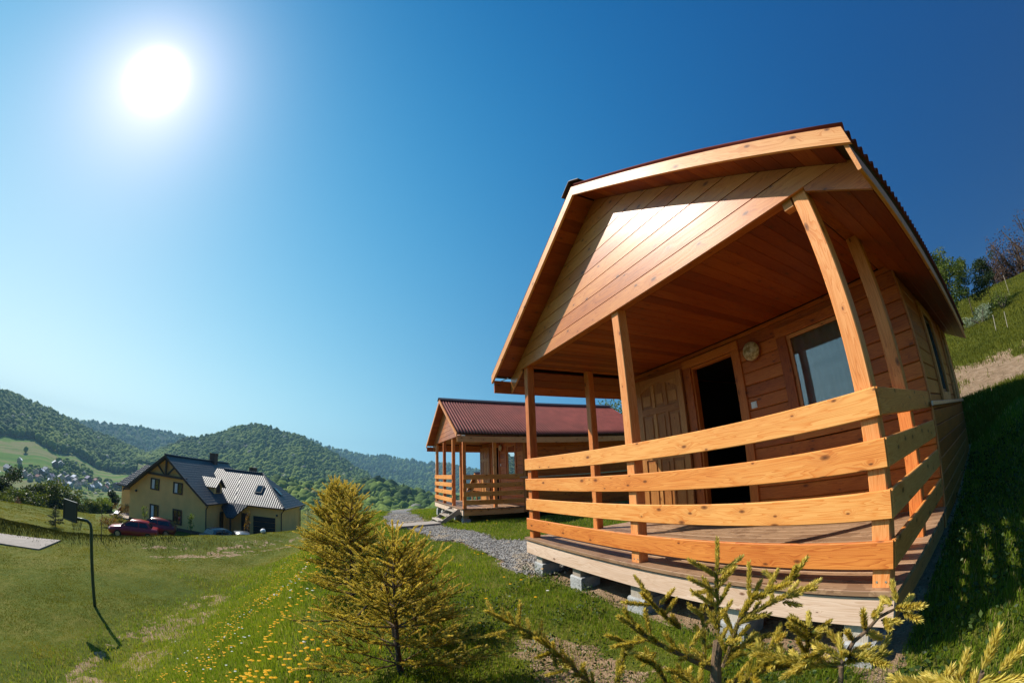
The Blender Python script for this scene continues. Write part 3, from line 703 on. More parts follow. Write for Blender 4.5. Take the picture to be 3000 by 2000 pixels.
def house():
    R = empty('yellow_house', (HP['x'], HP['y'], HP['z']), HP['yaw'])
    tag(R, 'yellow rendered house with dark tiled gable roof, dormer and garage wing, below the bank', 'house')
    G, Zp, Ze, e, o_ = 9.06, 6.88, 3.007, .45, .6; S = (Zp - Ze) / (G / 2 + e); L = 13.3; p1, s1, d, S2 = 4.386, 6.2, 6.82, .83
    wt = Ze + S * e
    # walls of the main block
    mb = MB()
    mb.prism([(0, 0, -.4), (0, G, -.4), (0, G, wt - .05), (0, G / 2, Zp - .12), (0, 0, wt - .05)], (L, 0, 0), (0, 1, 0)); mb.build('wall', 'render', R)
    mb = MB(); mb.box(-.02, L, -.02, G + .02, -.4, .30, ch=.01); mb.build('plinth', 'brick', R)
    # garage wing and the left wing
    mb = MB(); mb.box(p1, p1 + d, -s1, .0, -.4, Ze + .35, ch=.01); mb.build('garage_wall', 'render', R)
    mb = MB(); mb.box(3.5, 8.1, G, G + 4.0, -.4, Ze + .1, ch=.01); mb.build('side_wall', 'render', R)
    def slope(a, b, c, dd, name='roof', thick=.16, parent=R, mat='tile'):
        """roof plane a-b (eave), dd-c (top)"""
        mb = MB(); P = [Vector(q) for q in (a, b, c, dd)]; nn = (P[1] - P[0]).cross(P[2] - P[0]).normalized()
        if nn.z < 0: nn = -nn
        al = (P[1] - P[0]).normalized(); mb.prism([q - nn * thick for q in P], nn * thick, al); return mb.build(name, mat, parent)
    # main roof: right slope (towards -q) with the dormer, left slope
    slope((-o_, -e, Ze), (L + o_, -e, Ze), (L + o_, G / 2, Zp), (-o_, G / 2, Zp))
    slope((-o_, G + e, Ze), (L + o_, G + e, Ze), (L + o_, G / 2, Zp), (-o_, G / 2, Zp))
    for sgn in (0, 1):
        q0, q1 = (-e, G / 2) if sgn == 0 else (G + e, G / 2)
        mb = MB(); mb.prism([(-o_ - .03, q0, Ze - .22), (-o_ - .03, q1, Zp - .22), (-o_ - .03, q1, Zp + .02), (-o_ - .03, q0, Ze + .02)], (.05, 0, 0), (0, 1, 0)); mb.build('barge_board', 'brown', R)
    mb = MB(); mb.tube([(-o_, G / 2, Zp + .04), (L + o_, G / 2, Zp + .04)], .11, 8); mb.build('ridge_tile', 'tile', R)
    # exposed timber truss in the gable
    mb = MB(); tz = 4.95
    mb.box(-.32, -.18, (Zp - tz) / -S + G / 2, (Zp - tz) / S + G / 2, tz - .1, tz + .1, along='y'); mb.box(-.32, -.18, G / 2 - .09, G / 2 + .09, tz + .1, Zp - .3, along='z')
    for sg in (-1, 1): mb.prism([(-.30, G / 2 + sg * .1, tz + .12), (-.30, G / 2 + sg * .28, tz + .12), (-.30, G / 2 + sg * 1.22, tz + .98), (-.30, G / 2 + sg * 1.04, tz + 1.06)], (.1, 0, 0), (0, 1, 1))
    mb.build('gable_truss', 'brown', R)
    # windows
    def window(q0, q1, z0, z1, face='p', at=0.0, curtain=False):
        mb = MB(); f = .12
        if face == 'p':
            mb.box(at - .06, at + .03, q0, q0 + f, z0, z1, along='z'); mb.box(at - .06, at + .03, q1 - f, q1, z0, z1, along='z'); mb.box(at - .06, at + .03, q0 + f, q1 - f, z0, z0 + f, along='y'); mb.box(at - .06, at + .03, q0 + f, q1 - f, z1 - f, z1, along='y')
            mb.box(at - .055, at + .03, (q0 + q1) / 2 - .04, (q0 + q1) / 2 + .04, z0 + f, z1 - f, along='z'); fr = mb.build('window', 'brown', R)
            mb = MB(); mb.box(at - .02, at - .012, q0 + f, q1 - f, z0 + f, z1 - f, ch=.0005); mb.build('pane', 'dark_glass', fr)
            if curtain:
                mb = MB(); mb.box(at - .03, at - .024, q1 - f - .38, q1 - f - .06, z0 + f, z1 - f, ch=.0005); mb.build('curtain', 'white', fr)
    for a in ((5.35, 6.45, 3.42, 4.52, True), (2.6, 3.7, 3.42, 4.52, True), (5.35, 6.42, .62, 2.05, True), (2.6, 3.65, .58, 2.02, False)): window(a[0], a[1], a[2], a[3], curtain=a[4])
    mb = MB(); mb.ball((-.08, 8.2, 3.0), .12, 10, 6); mb.build('wall_lamp', 'dark_metal', R)
    # right wall door, garage door
    mb = MB(); mb.box(3.0, 3.85, -.05, .0, .3, 2.05, along='z'); mb.build('side_door', 'brown', R)
    mb = MB(); 
    for i in range(4): mb.box(p1 - .06, p1 - .0, -5.55, -3.2, -.1 + i * .52, -.1 + i * .52 + .5, along='y', ch=.02)
    mb.build('garage_door', 'black', R)
    mb = MB(); mb.box(p1 - .05, p1, -2.75, -1.85, -.1, 2.1, along='z'); mb.build('entrance_door', 'brown', R)
    mb = MB(); mb.ball((p1 - .1, -5.75, 2.25), .11, 10, 6); mb.build('wall_lamp', 'dark_metal', R)
    # wing roof: ridge along q, hip at the -q end, sweeping down in front as a porch
    zr = Ze + (d / 2 + e) * S2; pm = p1 + d / 2; qe = -s1 - e; qh = -s1 + d / 2; p0 = p1 - e; p2 = p1 + d + e
    qi = 3.0
    slope((p0, qe, Ze), (p0, -1.2, Ze), (pm, -.2, zr), (pm, qh, zr), 'wing_roof'); slope((p0, -1.2, Ze), (p0, qi, Ze), (pm, qi, zr), (pm, -.2, zr), 'wing_roof')
    slope((p2, qe, Ze), (p2, qi, Ze), (pm, qi, zr), (pm, qh, zr), 'wing_roof')
    mb = MB(); tri = [Vector((p0, qe, Ze)), Vector((p2, qe, Ze)), Vector((pm, qh, zr))]; nn = (tri[1] - tri[0]).cross(tri[2] - tri[0]).normalized(); nn = nn if nn.z > 0 else -nn
    mb.prism([q - nn * .16 for q in tri], nn * .16, (1, 0, 0)); mb.build('hip_roof', 'tile', R)
    mb = MB(); mb.tube([(pm, qh, zr + .03), (pm, 2.0, zr + .03)], .1, 8); mb.tube([(p0, qe, Ze + .03), (pm, qh, zr + .03)], .09, 8); mb.build('ridge_tile', 'tile', R)
    # porch roof: a steep piece that sweeps down in front of the entrance
    A = (p0 - .02, -2.7, Ze + .12); k = 1.55
    slope((p0 - k, -1.05, Ze - k * S2), (p0 - k, -1.75, Ze - k * S2), (p0, -2.75, Ze + .02), (p0, .6, Ze + .02), 'porch_roof', .14)
    mb = MB(); mb.box(p0 - k + .25, p0 - k + .4, -1.45, -1.3, -.3, Ze - k * S2 + .1, along='z'); mb.build('porch_post', 'brown', R)
    # dormer on the right slope
    dz = 4.55; dp0, dp1 = 2.2, 4.6; zq = lambda z: (z - Ze) / S - e
    q0 = zq(4.0) - .1; q0 = .55
    mb = MB(); top = Ze + S * (q0 + e)
    mb.prism([(2.7, q0, top - .3), (4.5, q0, top - .3), (4.5, q0, 4.55), (3.6, q0, 5.15), (2.7, q0, 4.55)], (0, 2.2, 0), (1, 0, 0)); mb.build('dormer_wall', 'render', R)
    slope((2.45, q0 - .35, 4.42), (2.45, 3.2, 4.42), (3.6, 3.2, 5.32), (3.6, q0 - .35, 5.32), 'dormer_roof', .1)
    slope((4.75, q0 - .35, 4.42), (4.75, 3.2, 4.42), (3.6, 3.2, 5.32), (3.6, q0 - .35, 5.32), 'dormer_roof', .1)
    mb = MB(); mb.box(3.2, 4.0, q0 - .05, q0, 3.85, 4.65, along='z'); mb.build('dormer_window', 'brown', R)
    # left wing roof (bright facet)
    zl = 5.6
    slope((3.0, 13.5, 2.9), (3.0, 7.4, 2.9), (5.8, 5.2, 5.45), (5.8, 11.5, 5.45), 'side_roof'); slope((8.6, 13.5, 2.9), (8.6, 7.4, 2.9), (5.8, 5.2, 5.45), (5.8, 11.5, 5.45), 'side_roof'); slope((3.0, 13.5, 2.9), (8.6, 13.5, 2.9), (5.81, 11.5, 5.45), (5.80, 11.5, 5.45), 'side_roof')
    # skylights
    def skylight(p, q, face):
        if face == 'w':
            z = Ze + (p - p0) * S2; u = Vector((1, 0, S2)).normalized(); wv = Vector((0, 1, 0)); c0 = Vector((p, q, z))
        else:
            z = Ze + (q - qe) / (qh - qe) * (zr - Ze); u = Vector((0, qh - qe, zr - Ze)).normalized(); wv = Vector((1, 0, 0)); c0 = Vector((p, q, z))
        nn = u.cross(wv); nn = nn if nn.z > 0 else -nn
        mb = MB(); mb.prism([c0 + nn * .02, c0 + wv * .78 + nn * .02, c0 + wv * .78 + u * 1.15 + nn * .02, c0 + u * 1.15 + nn * .02], nn * .07, wv); f = mb.build('skylight', 'dark_metal', R)
        mb = MB(); c1_ = c0 + nn * .092 + u * .1 + wv * .1; mb.prism([c1_, c1_ + wv * .58, c1_ + wv * .58 + u * .95, c1_ + u * .95], nn * .008, wv); mb.build('skylight_pane', 'dark_glass', f)
    skylight(p0 + 1.45, -3.6, 'w'); skylight(p0 + 2.6, qe + 1.3, 'h')
    # chimneys, gutters, downpipes
    for (a, b, zt, hw) in ((9.6, G / 2 - .1, 7.75, .42), (pm + .9, -1.2, zr + .45, .36)):
        mb = MB(); mb.box(a - hw, a + hw, b - .35, b + .35, Zp - 2.2 if zt > 7 else zr - 1.5, zt, along='z'); mb.box(a - hw - .06, a + hw + .06, b - .41, b + .41, zt, zt + .1); mb.build('chimney', 'brick', R)
    for (q, za, xa) in ((-e - .06, Ze - .05, -o_), ):
        mb = MB(); mb.tube([(xa, q, za), (p0 - .1, q, za)], .075, 8); mb.build('gutter', 'brown', R)
    for (a, b) in ((-.06, -.1), (p1 - .06, -s1 - .02), (p1 + d - .1, -s1 - .1)):
        mb = MB(); mb.tube([(a - .25, b - .35, Ze - .1), (a, b, Ze - .55), (a, b, -.3)], .055, 8); mb.build('downpipe', 'brown', R)
    mb = MB(); mb.tube([(p0, qe - .05, Ze - .04), (p2, qe - .05, Ze - .04)], .07, 8); mb.build('gutter', 'brown', R)
    mb = MB(); mb.tube([(p0 - .06, qe, Ze - .04), (p0 - .06, -2.9, Ze - .04)], .07, 8); mb.build('gutter', 'brown', R)
    return R
house()
def hw(p, q, z=0.0):
    c, s = math.cos(HP['yaw']), math.sin(HP['yaw']); return Vector((HP['x'] + c * p - s * q, HP['y'] + s * p + c * q, HP['z'] + z))

# ------------------------------------------------------------------ cars
def paint(name, col):
    m, t, b = newmat(name); b.inputs['Base Color'].default_value = (*col, 1); b.inputs['Roughness'].default_value = .3
    b.inputs['Coat Weight'].default_value = .5; b.inputs['Coat Roughness'].default_value = .12; b.inputs['Metallic'].default_value = 0; return m
MT['red_paint'] = paint('red_car_paint', (.34, .012, .016)); MT['dkred_paint'] = paint('dark_red_car_paint', (.17, .010, .014))
MT['silver_paint'] = paint('silver_car_paint', (.14, .16, .18)); MT['teal_paint'] = paint('grey_green_car_paint', (.08, .12, .13))
MT['tyre'] = plain('tyre_rubber', (.012, .012, .012), .8)
MT['lampglass'] = plain('headlight_lens', (.65, .66, .66), .12, .3, .05)
MT['taillight'] = plain('rear_light_lens', (.35, .01, .01), .2)
def car(loc, rz, paintm, label, estate=False):
    R = empty('parked_car', loc, rz); tag(R, label, 'car', 'cars parked beside the yellow house')
    L = 4.1
    # body cross-sections along x (front at +x): (x, half width, z bottom, z shoulder, hood height)
    low = [(-2.05, .72, .34, .78, .84), (-1.95, .80, .24, .80, .92), (-1.3, .84, .20, .82, .97), (-.3, .85, .19, .80, .95), (.75, .85, .19, .78, .94), (1.3, .83, .21, .74, .84), (1.85, .76, .26, .66, .74), (2.05, .62, .36, .58, .64)]
    mb = MB(); V = []; F = []
    for (x, w_, zb, zs, zt) in low:
        V += [(x, -w_ * .93, zb), (x, -w_, (zb + zs) / 2), (x, -w_ * .97, zs), (x, -w_ * .82, zt), (x, 0, zt + .03), (x, w_ * .82, zt), (x, w_ * .97, zs), (x, w_, (zb + zs) / 2), (x, w_ * .93, zb)]
    k = 9
    for i in range(len(low) - 1):
        for j in range(k - 1): F.append((i * k + j, (i + 1) * k + j, (i + 1) * k + j + 1, i * k + j + 1))
        F.append((i * k + 8, (i + 1) * k + 8, (i + 1) * k, i * k))
    F.append(tuple(range(k))); F.append(tuple((len(low) - 1) * k + j for j in range(k - 1, -1, -1)))
    mb.add(V, F)
    rear = -1.85 if estate else -1.55
    cab = [(rear, .66, .93), (rear + .35, .60, 1.36), (-.5, .62, 1.43), (.15, .60, 1.40), (1.0, .66, .92)]
    V = []; F = []
    for (x, w_, z) in cab: V += [(x, -w_, z), (x, 0, z + .02), (x, w_, z)]
    sides = [(-.74, .90), (.74, .90)]
    base = len(V); V += [(rear, -.72, .90), (1.05, -.72, .90), (rear, .72, .90), (1.05, .72, .90)]
    for i in range(4):
        for j in range(2): F.append((i * 3 + j, (i + 1) * 3 + j, (i + 1) * 3 + j + 1, i * 3 + j + 1))
    F.append((0, 3, 6, 9, 12, base + 1, base)[::-1]); F.append((2, 5, 8, 11, 14, base + 3, base + 2))
    mb.add(V, F); body = mb.build('body', paintm, R, True)
    def panel(pts, off, name='window'):
        mb = MB(); mb.prism(pts, off, (1, 0, 0)); mb.build(name, 'dark_glass', R)
    for s_ in (-1, 1):
        f = lambda x, z, s_=s_: (x, s_ * (.735 - (z - .9) * .20), z)
        panel([f(rear + .25, .97), f(-.55, .97), f(-.52, 1.34), f(rear + .45, 1.30)], (0, s_ * .012, 0)); panel([f(-.45, .97), f(.85, .95), f(.2, 1.33), f(-.42, 1.36)], (0, s_ * .012, 0))
    panel([(1.0, -.6, .955), (1.0, .6, .955), (.24, .53, 1.375), (.24, -.53, 1.375)], (.014, 0, .016), 'windscreen')
    panel([(rear - .01, -.58, .97), (rear - .01, .58, .97), (rear + .28, .52, 1.31), (rear + .28, -.52, 1.31)], (-.014, 0, .012), 'rear_window')
    for x in (-1.28, 1.22):
        for s_ in (-1, 1):
            mb = MB(); mb.cyl((x, s_ * .70, .30), (0, s_, 0), .30, .18, 22); wv = mb.build('wheel', 'tyre', R)
            mb = MB(); mb.cyl((x, s_ * .882, .30), (0, s_, 0), .19, .012, 14); mb.build('rim', 'steel', wv)
    for s_ in (-1, 1):
        mb = MB(); mb.ball((1.90, s_ * .58, .62), .13, 10, 6, (.6, 1.2, .6)); mb.build('headlight', 'lampglass', R)
        mb = MB(); mb.ball((-1.98, s_ * .62, .78), .10, 10, 6, (.5, 1.0, 1.2)); mb.build('rear_light', 'taillight', R)
        mb = MB(); mb.ball((.62, s_ * .92, .98), .08, 8, 6, (.7, 1, .8)); mb.build('wing_mirror', paintm, R)
    return R
p = hw(-6.2, 7.4, .02); 
def onground(v, dz=0.0): return (v[0], v[1], float(H(v[0], v[1])) + dz)
def at(az, d, dz=0.0):
    a = rad(az); x, y = CAM.x + d * math.sin(a), CAM.y + d * math.cos(a); return (x, y, float(H(x, y)) + dz)
car(at(-119.2, 36.6, .02), rad(291), 'red_paint', 'bright red car, the nearer of two red cars at the yellow house')
car(at(-116.6, 39.0, .02), rad(284), 'dkred_paint', 'dark red car parked behind the bright red car, against the gable wall', True)
car(at(-107.6, 38.8, -.3), rad(150), 'teal_paint', 'dull grey-green car parked by the downpipe corner of the yellow house')
car(at(-104.9, 37.8, -.3), rad(205), 'silver_paint', 'silver car parked in front of the garage wing of the yellow house')

# ------------------------------------------------------------------ things on the lower lawn
def hoop():
    b = at(-124.7, 15.0); R = empty('basketball_hoop', b, rad(0)); tag(R, 'dark basketball backboard on a bent green pole standing on the lower lawn', 'basketball hoop')
    g = MT['hoop_pole'] = plain('green_painted_pole', (.03, .07, .055), .4, .3, .15, 5)
    h = 2.74; side = Vector((-math.cos(rad(-124.7)) , math.sin(rad(-124.7)), 0)) # to the left as seen
    pts = [Vector((0, 0, -.1)), Vector((0, 0, .3)), Vector((0, 0, 1.2)), Vector((0, 0, h - .25)), Vector((0, 0, h - .1)) + side * .04, Vector((0, 0, h - .02)) + side * .14, Vector((0, 0, h)) + side * .30, Vector((0, 0, h)) + side * .50]
    mb = MB(); mb.tube(pts, [.055] * 4 + [.05] * 4, 12); mb.build('pole', 'hoop_pole', R, True)
    s0 = side.copy(); side = Vector((side.x * math.cos(-.85) - side.y * math.sin(-.85), side.x * math.sin(-.85) + side.y * math.cos(-.85), 0)); c = Vector((0, 0, h)) + s0 * .72; fwd = Vector((side.y, -side.x, 0))
    mb = MB(); a = c - side * .34 - Vector((0, 0, .08)); mb.board(a - fwd * .02, side, (0, 0, 1), fwd, .68, .60, .04, .01); mb.build('backboard', 'black', R)
    mb = MB()
    for (o1, l, w_) in ((0, .80, 0), ):
        for zz in (-.09, .49): mb.board(c - side * .35 + Vector((0, 0, zz)) - fwd * .035, side, (0, 0, 1), fwd, .70, .04, .07, .005)
        for ss in (-.35, .31): mb.board(c + side * ss + Vector((0, 0, -.05)) - fwd * .034, (0, 0, 1), side, fwd, .54, .04, .068, .005)
    mb.build('board_frame', 'dark_metal', R)
    mb = MB(); rc = c + fwd * .30 + Vector((0, 0, -.02)); ring = [rc + (side * math.cos(t) + fwd * math.sin(t)) * .21 for t in np.linspace(0, 2 * math.pi, 25)]
    mb.tube(ring, .010, 6, cap=False); mb.tube([c + Vector((0, 0, -.02)), rc - fwd * .21], .012, 6); rm = mb.build('rim', 'dark_metal', R)
    mb = MB()
    for k in range(12):
        t = 2 * math.pi * k / 12; a0 = rc + (side * math.cos(t) + fwd * math.sin(t)) * .21; b0 = rc + (side * math.cos(t + .35) + fwd * math.sin(t + .35)) * .12 - Vector((0, 0, .36)); mb.tube([a0, b0], .004, 4)
        b1 = rc + (side * math.cos(t - .35) + fwd * math.sin(t - .35)) * .12 - Vector((0, 0, .36)); mb.tube([a0, b1], .004, 4)
    mb.build('net', 'dark_metal', R)
hoop()
def concrete_slab(name, pts, label, cat='slab', h=.06):
    mb = MB(); P = [(a, b, float(H(a, b)) + .03 + h - .3) for a, b in pts]; mb.prism(P, (0, 0, .3), (1, 0, 0)); o = mb.build(name, 'slab', None); tag(o, label, cat); return o
MT['slab'] = plain('pale_concrete', (.33, .28, .235), .9, 0, .15, 2.5, .3)
p4 = [at(-139.5, 24.3)[:2], at(-131.4, 23.6)[:2], at(-128.6, 25.4)[:2], at(-139.5, 26.2)[:2]]
concrete_slab('concrete_slab', p4, 'pale concrete slab lying in the grass at the foot of the berm', h=.03)
concrete_slab('concrete_slab', [(-7.15, -.95), (-6.2, -.85), (-6.2, .35), (-7.05, .30)], 'grey concrete slab at the foot of the second cabin steps', h=.05)
concrete_slab('concrete_slab', [(-.62, -.12), (-.06, -.08), (-.06, .95), (-.55, .9)], 'rough concrete slab beside the nearest cabin porch at its left end', h=-.02)
t0 = hw(-1.5, 9.4)
concrete_slab('terrace', [tuple(hw(*q)[:2]) for q in ((-.2, 9.1), (-.2, 11.6), (3.0, 11.6), (3.0, 9.1))], 'pinkish paved terrace at the left corner of the yellow house', 'terrace', .12)
def picnic():
    b = at(-121.6, 46.5); R = empty('garden_bench', b, rad(25)); tag(R, 'pale wooden bench with a dark backrest on the far lawn, left of the yellow house', 'bench')
    mb = MB()
    for k in range(3): mb.box(-1.1, 1.1, -.1 + k * .16, .04 + k * .16, .44, .48)
    mb.build('seat', 'white', R)
    mb = MB(); mb.box(-1.1, 1.1, .38, .42, .62, .95); mb.build('backrest', 'brown', R)
    for sx in (-.9, .82):
        mb = MB(); mb.box(sx, sx + .1, -.08, .36, .0, .44, along='z'); mb.build('leg', 'brown', R)
picnic()
mb = MB(); mb.ball((0, 0, .16), .24, 12, 8, (1.1, .9, .8)); o = mb.build('garden_stone', 'white'); o.location = at(-101.9, 32.5); tag(o, 'pale rounded stone on the crest of the lawn before the garage', 'stone')

# ------------------------------------------------------------------ village houses in the valley
VH = [(-135.5, -5.2, 13, 'grey_roof', 'cream', 'wide house with pale grey hipped roof, far left of the village'), (-136.9, -5.75, 12, 'white_roof', 'cream', 'pale roofed house cut by the left border of the picture'),
 (-134.2, -4.05, 9, 'white_roof', 'cream', 'small white-roofed house high up behind dark trees in the village'), (-133.4, -5.3, 11, 'grey_roof', 'grey_wall', 'grey roofed house with a grey gable, second row of the village'),
 (-132.0, -4.95, 10, 'dark_roof', 'cream', 'dark roofed house in the middle of the left village cluster'), (-131.3, -4.7, 8, 'white_roof', 'dark_wall', 'dark house with a glinting white roof in the village'),
 (-130.1, -5.05, 10, 'purple_roof', 'grey_wall', 'purplish roofed house beside the glinting white roof'), (-129.7, -3.6, 12, 'white_roof', 'dark_wall', 'long white-roofed barn alone on the green slope'),
 (-129.0, -3.45, 9, 'white_roof', 'grey_wall', 'small white-roofed shed just right of the long barn'), (-128.8, -5.0, 13, 'grey_roof', 'cream', 'large hipped grey roof below the long barn'),
 (-127.9, -4.95, 12, 'purple_roof', 'grey_wall', 'long lilac-grey roof right of the large hipped roof'), (-127.1, -4.75, 9, 'white_roof', 'cream', 'bright white gable at the upper edge of the village'),
 (-129.3, -5.75, 10, 'red_roof', 'cream', 'low house with a dull red roof in the lower village'), (-130.3, -5.6, 7, 'white_roof', 'white_wall', 'tiny white hut among trees below the village'),
 (-126.6, -5.5, 10, 'dark_roof', 'cream', 'dark gabled house by the village road bend'), (-125.3, -4.6, 11, 'purple_roof', 'dark_wall', 'dark lilac roof standing alone near the upper meadow'),
 (-124.9, -5.5, 9, 'white_roof', 'grey_wall', 'grey house with a white lean-to roof in the right part of the village'), (-124.0, -5.15, 13, 'white_roof', 'blue_wall', 'pale blue house with a broad white roof'),
 (-123.1, -5.35, 12, 'red_roof', 'cream', 'long brick-red roof right of the pale blue house'), (-122.3, -5.75, 8, 'grey_roof', 'blue_wall', 'blue-grey house close to the yellow house eaves'),
 (-121.7, -4.8, 9, 'purple_roof', 'dark_wall', 'dark purple roof just left of the yellow house'),
 (-137.6, -5.1, 10, 'dark_roof', 'grey_wall', 'dark-roofed farmhouse at the outer left edge of the village'), (-134.9, -5.7, 9, 'white_roof', 'cream', 'pale roof below the wide hipped house'),
 (-132.7, -5.6, 10, 'purple_roof', 'cream', 'lilac roof low in the left village cluster'), (-131.7, -5.45, 8, 'red_roof', 'cream', 'small reddish roof under the glinting white roof'),
 (-130.8, -4.45, 9, 'grey_roof', 'cream', 'grey roof at the upper rim of the village, left of the barn'), (-129.9, -5.45, 9, 'dark_roof', 'white_wall', 'white house with dark roof in the lower middle of the village'),
 (-128.3, -5.55, 10, 'dark_roof', 'grey_wall', 'dark roof below the long lilac roof'), (-127.6, -5.6, 8, 'white_roof', 'blue_wall', 'bluish hut with a bright roof by the lower orchard'),
 (-126.9, -5.1, 8, 'grey_roof', 'cream', 'small grey roof under the bright white gable'), (-125.8, -5.1, 9, 'dark_roof', 'cream', 'dark hipped roof left of the lone lilac roof'),
 (-124.3, -4.7, 8, 'red_roof', 'cream', 'small red roof above the pale blue house'), (-122.8, -4.9, 8, 'white_roof', 'grey_wall', 'white roof just above the long brick-red roof')]
for nme, c_ in dict(grey_roof=(.34, .33, .34), white_roof=(.75, .77, .8), dark_roof=(.07, .065, .07), purple_roof=(.20, .17, .24), red_roof=(.25, .09, .075), cream=(.52, .47, .38), grey_wall=(.32, .31, .31), dark_wall=(.14, .11, .10), white_wall=(.75, .75, .74), blue_wall=(.36, .46, .55)).items():
    MT[nme] = plain('village_' + nme, c_, .75, 0, .08, .5)

# ------------------------------------------------------------------ hills round the valley (real distances, metres)
def interp(tab, az): a = np.array(tab); k = np.argsort(a[:, 0]); return np.interp(az, a[k, 0], a[k, 1])
L1sky = [(-150, 4.2), (-143, 3.2), (-137.9, 2.99), (-136.3, 3.04), (-134.7, 2.85), (-133.4, 2.57), (-132.2, 2.42), (-130.6, 2.19), (-128.9, 1.8), (-127.7, 1.63), (-126.4, 1.25), (-124.7, 0.94), (-123.1, 0.79), (-121.4, 0.36), (-120.2, 0.07), (-118.5, -0.32), (-115.7, -0.95), (-112, -1.9), (-108, -3.2), (-104, -4.4)]
L1low = [(-150, -.8), (-137.1, -1.16), (-134.1, -1.02), (-132.7, -0.99), (-131.6, -1.32), (-129.2, -1.58), (-127.2, -1.37), (-125.6, -2.06), (-124.3, -2.69), (-122.0, -2.78), (-119.9, -2.44), (-116, -2.9), (-110, -3.6), (-104, -5)]
L2sky = [(-140, .5), (-134, 1.2), (-129.6, 1.76), (-127.4, 1.85), (-124.5, 2.22), (-122.0, 2.38), (-118.8, 2.64), (-115.1, 2.77), (-113.2, 2.46), (-110.4, 2.44), (-106, 2.2), (-100, 1.5)]
Csky = [(-119, -.9), (-117.5, -.2), (-115.8, 0.74), (-113.2, 2.29), (-110.5, 3.1), (-108.2, 4.02), (-106.4, 5.05), (-104.5, 5.49), (-103.1, 5.68), (-101.1, 5.31), (-98.9, 4.86), (-96.6, 4.43), (-93.2, 3.0), (-90.9, 2.05), (-89.2, 0.8), (-87.5, 0.21), (-86.7, -0.73), (-85, -1.9), (-83, -3)]
Fsky = [(-104, 5.0), (-101.1, 5.22), (-97.7, 4.65), (-94.3, 3.77), (-91.3, 3.14), (-87.1, 2.61), (-85.4, 2.74), (-80.8, 2.11), (-79.0, 1.75), (-77.9, 1.86), (-75.9, 1.78), (-71.6, 0.77), (-66.8, -0.43), (-60, -1.5)]
Mtop = [(-104, -1.9), (-99.7, -1.46), (-97.8, -1.67), (-95.0, -1.7), (-91.1, -1.46), (-88.2, -1.18), (-87.0, -0.79), (-85.3, -0.63), (-83.9, -1.16), (-82.9, -1.38), (-80.0, -2.3), (-78.1, -2.77), (-74, -3.2), (-68, -3.6)]
def dirs(az): a = np.radians(az); return np.sin(a), np.cos(a)
class Hill:
    def __init__(s, az0, az1, knots, canopy=0.0): s.az0, s.az1, s.k, s.canopy = az0, az1, knots, canopy     # knots: (distance, elevation table or number)
    def pt(s, az, t):
        """t from 0 to len(knots)-1"""
        az = np.asarray(az, float); t = np.asarray(t, float); Ds = []; Zs = []
        for D, el in s.k:
            e = interp(el, az) if isinstance(el, list) else np.full(az.shape, float(el))
            Ds.append(np.full(az.shape, float(D))); Zs.append(CAM.z + D * np.tan(np.radians(e)))
        Ds = np.array(Ds); Zs = np.array(Zs); i = np.clip(t.astype(int), 0, len(s.k) - 2); f = t - i
        g = np.take_along_axis
        D = g(Ds, i[None], 0)[0] * (1 - f) + g(Ds, i[None] + 1, 0)[0] * f; Z = g(Zs, i[None], 0)[0] * (1 - f) + g(Zs, i[None] + 1, 0)[0] * f
        D = D * (1 + .10 * (vnoise(az, az * 0, .35, 3) - .5)); sx, cx_ = dirs(az)
        return CAM.x + D * sx, CAM.y + D * cx_, Z
    def mesh(s, name, mat, step=.35, sub=10):
        az = np.arange(s.az0, s.az1 + step, step); t = np.linspace(0, len(s.k) - 1, (len(s.k) - 1) * sub + 1); A, T = np.meshgrid(az, t)
        X, Y, Z = s.pt(A.ravel(), T.ravel()); Z = Z - s.canopy * (T.ravel() > 1) + (fbm(X, Y, .01, 4) - .5) * 6 * np.clip(T.ravel(), 0, 1) * (1 if s.canopy < 15 else 3)
        n = len(az); i = np.arange(n - 1)[None] + n * np.arange(len(t) - 1)[:, None]; F = np.stack([i, i + n, i + n + 1, i + 1], -1).reshape(-1, 4)[:, ::-1]
        o = npmesh(name, np.stack([X, Y, Z], 1), F.ravel(), np.full(len(F), 4), mat, smooth=True); tag(o, kind='structure'); return o
def meadow_mat():
    m, t, b = newmat('meadow_strips'); n = N(t); P = n.n('ShaderNodeTexCoord').outputs['Object']
    mp = n.n('ShaderNodeMapping'); mp.inputs['Rotation'].default_value = (0, 0, rad(35)); n.link(P, mp.inputs['Vector'])
    k = n.noise(n.vscale(mp.outputs[0], (.004, .035, .0)), 1.0, 2, .6); k2 = n.noise(P, .08, 4, .7)
    n.link(n.ramp(n.math('ADD', n.math('MULTIPLY', k, .8), n.math('MULTIPLY', k2, .2)), [(.3, (.06, .13, .02)), (.45, (.10, .18, .028)), (.53, (.21, .19, .085)), (.64, (.08, .15, .025))]), b.inputs['Base Color'])
    b.inputs['Roughness'].default_value = .95; b.inputs['Specular IOR Level'].default_value = .05; return m
MT['meadow'] = meadow_mat()
MT['forest_floor'] = plain('forest_floor', (.022, .035, .013), .95, 0, .3, .02, 0, .05)
hl1 = Hill(-150, -103, [(420, -9.5), (560, -5.6), (780, L1low), (1130, L1sky), (1400, 0)], 9)
hl2 = Hill(-140, -99, [(1500, -2.5), (2150, L2sky), (2450, -1)], 8)
hlc = Hill(-119, -82.5, [(560, -5.5), (760, -1.6), (1150, Csky), (1500, -2)], 9)
hlf = Hill(-104, -58, [(1500, -2.6), (1800, -1), (2350, Fsky), (2600, -1)], 9)
hlm = Hill(-104, -66, [(255, -8), (330, -4.9), (470, Mtop), (560, -4.5)], 11)
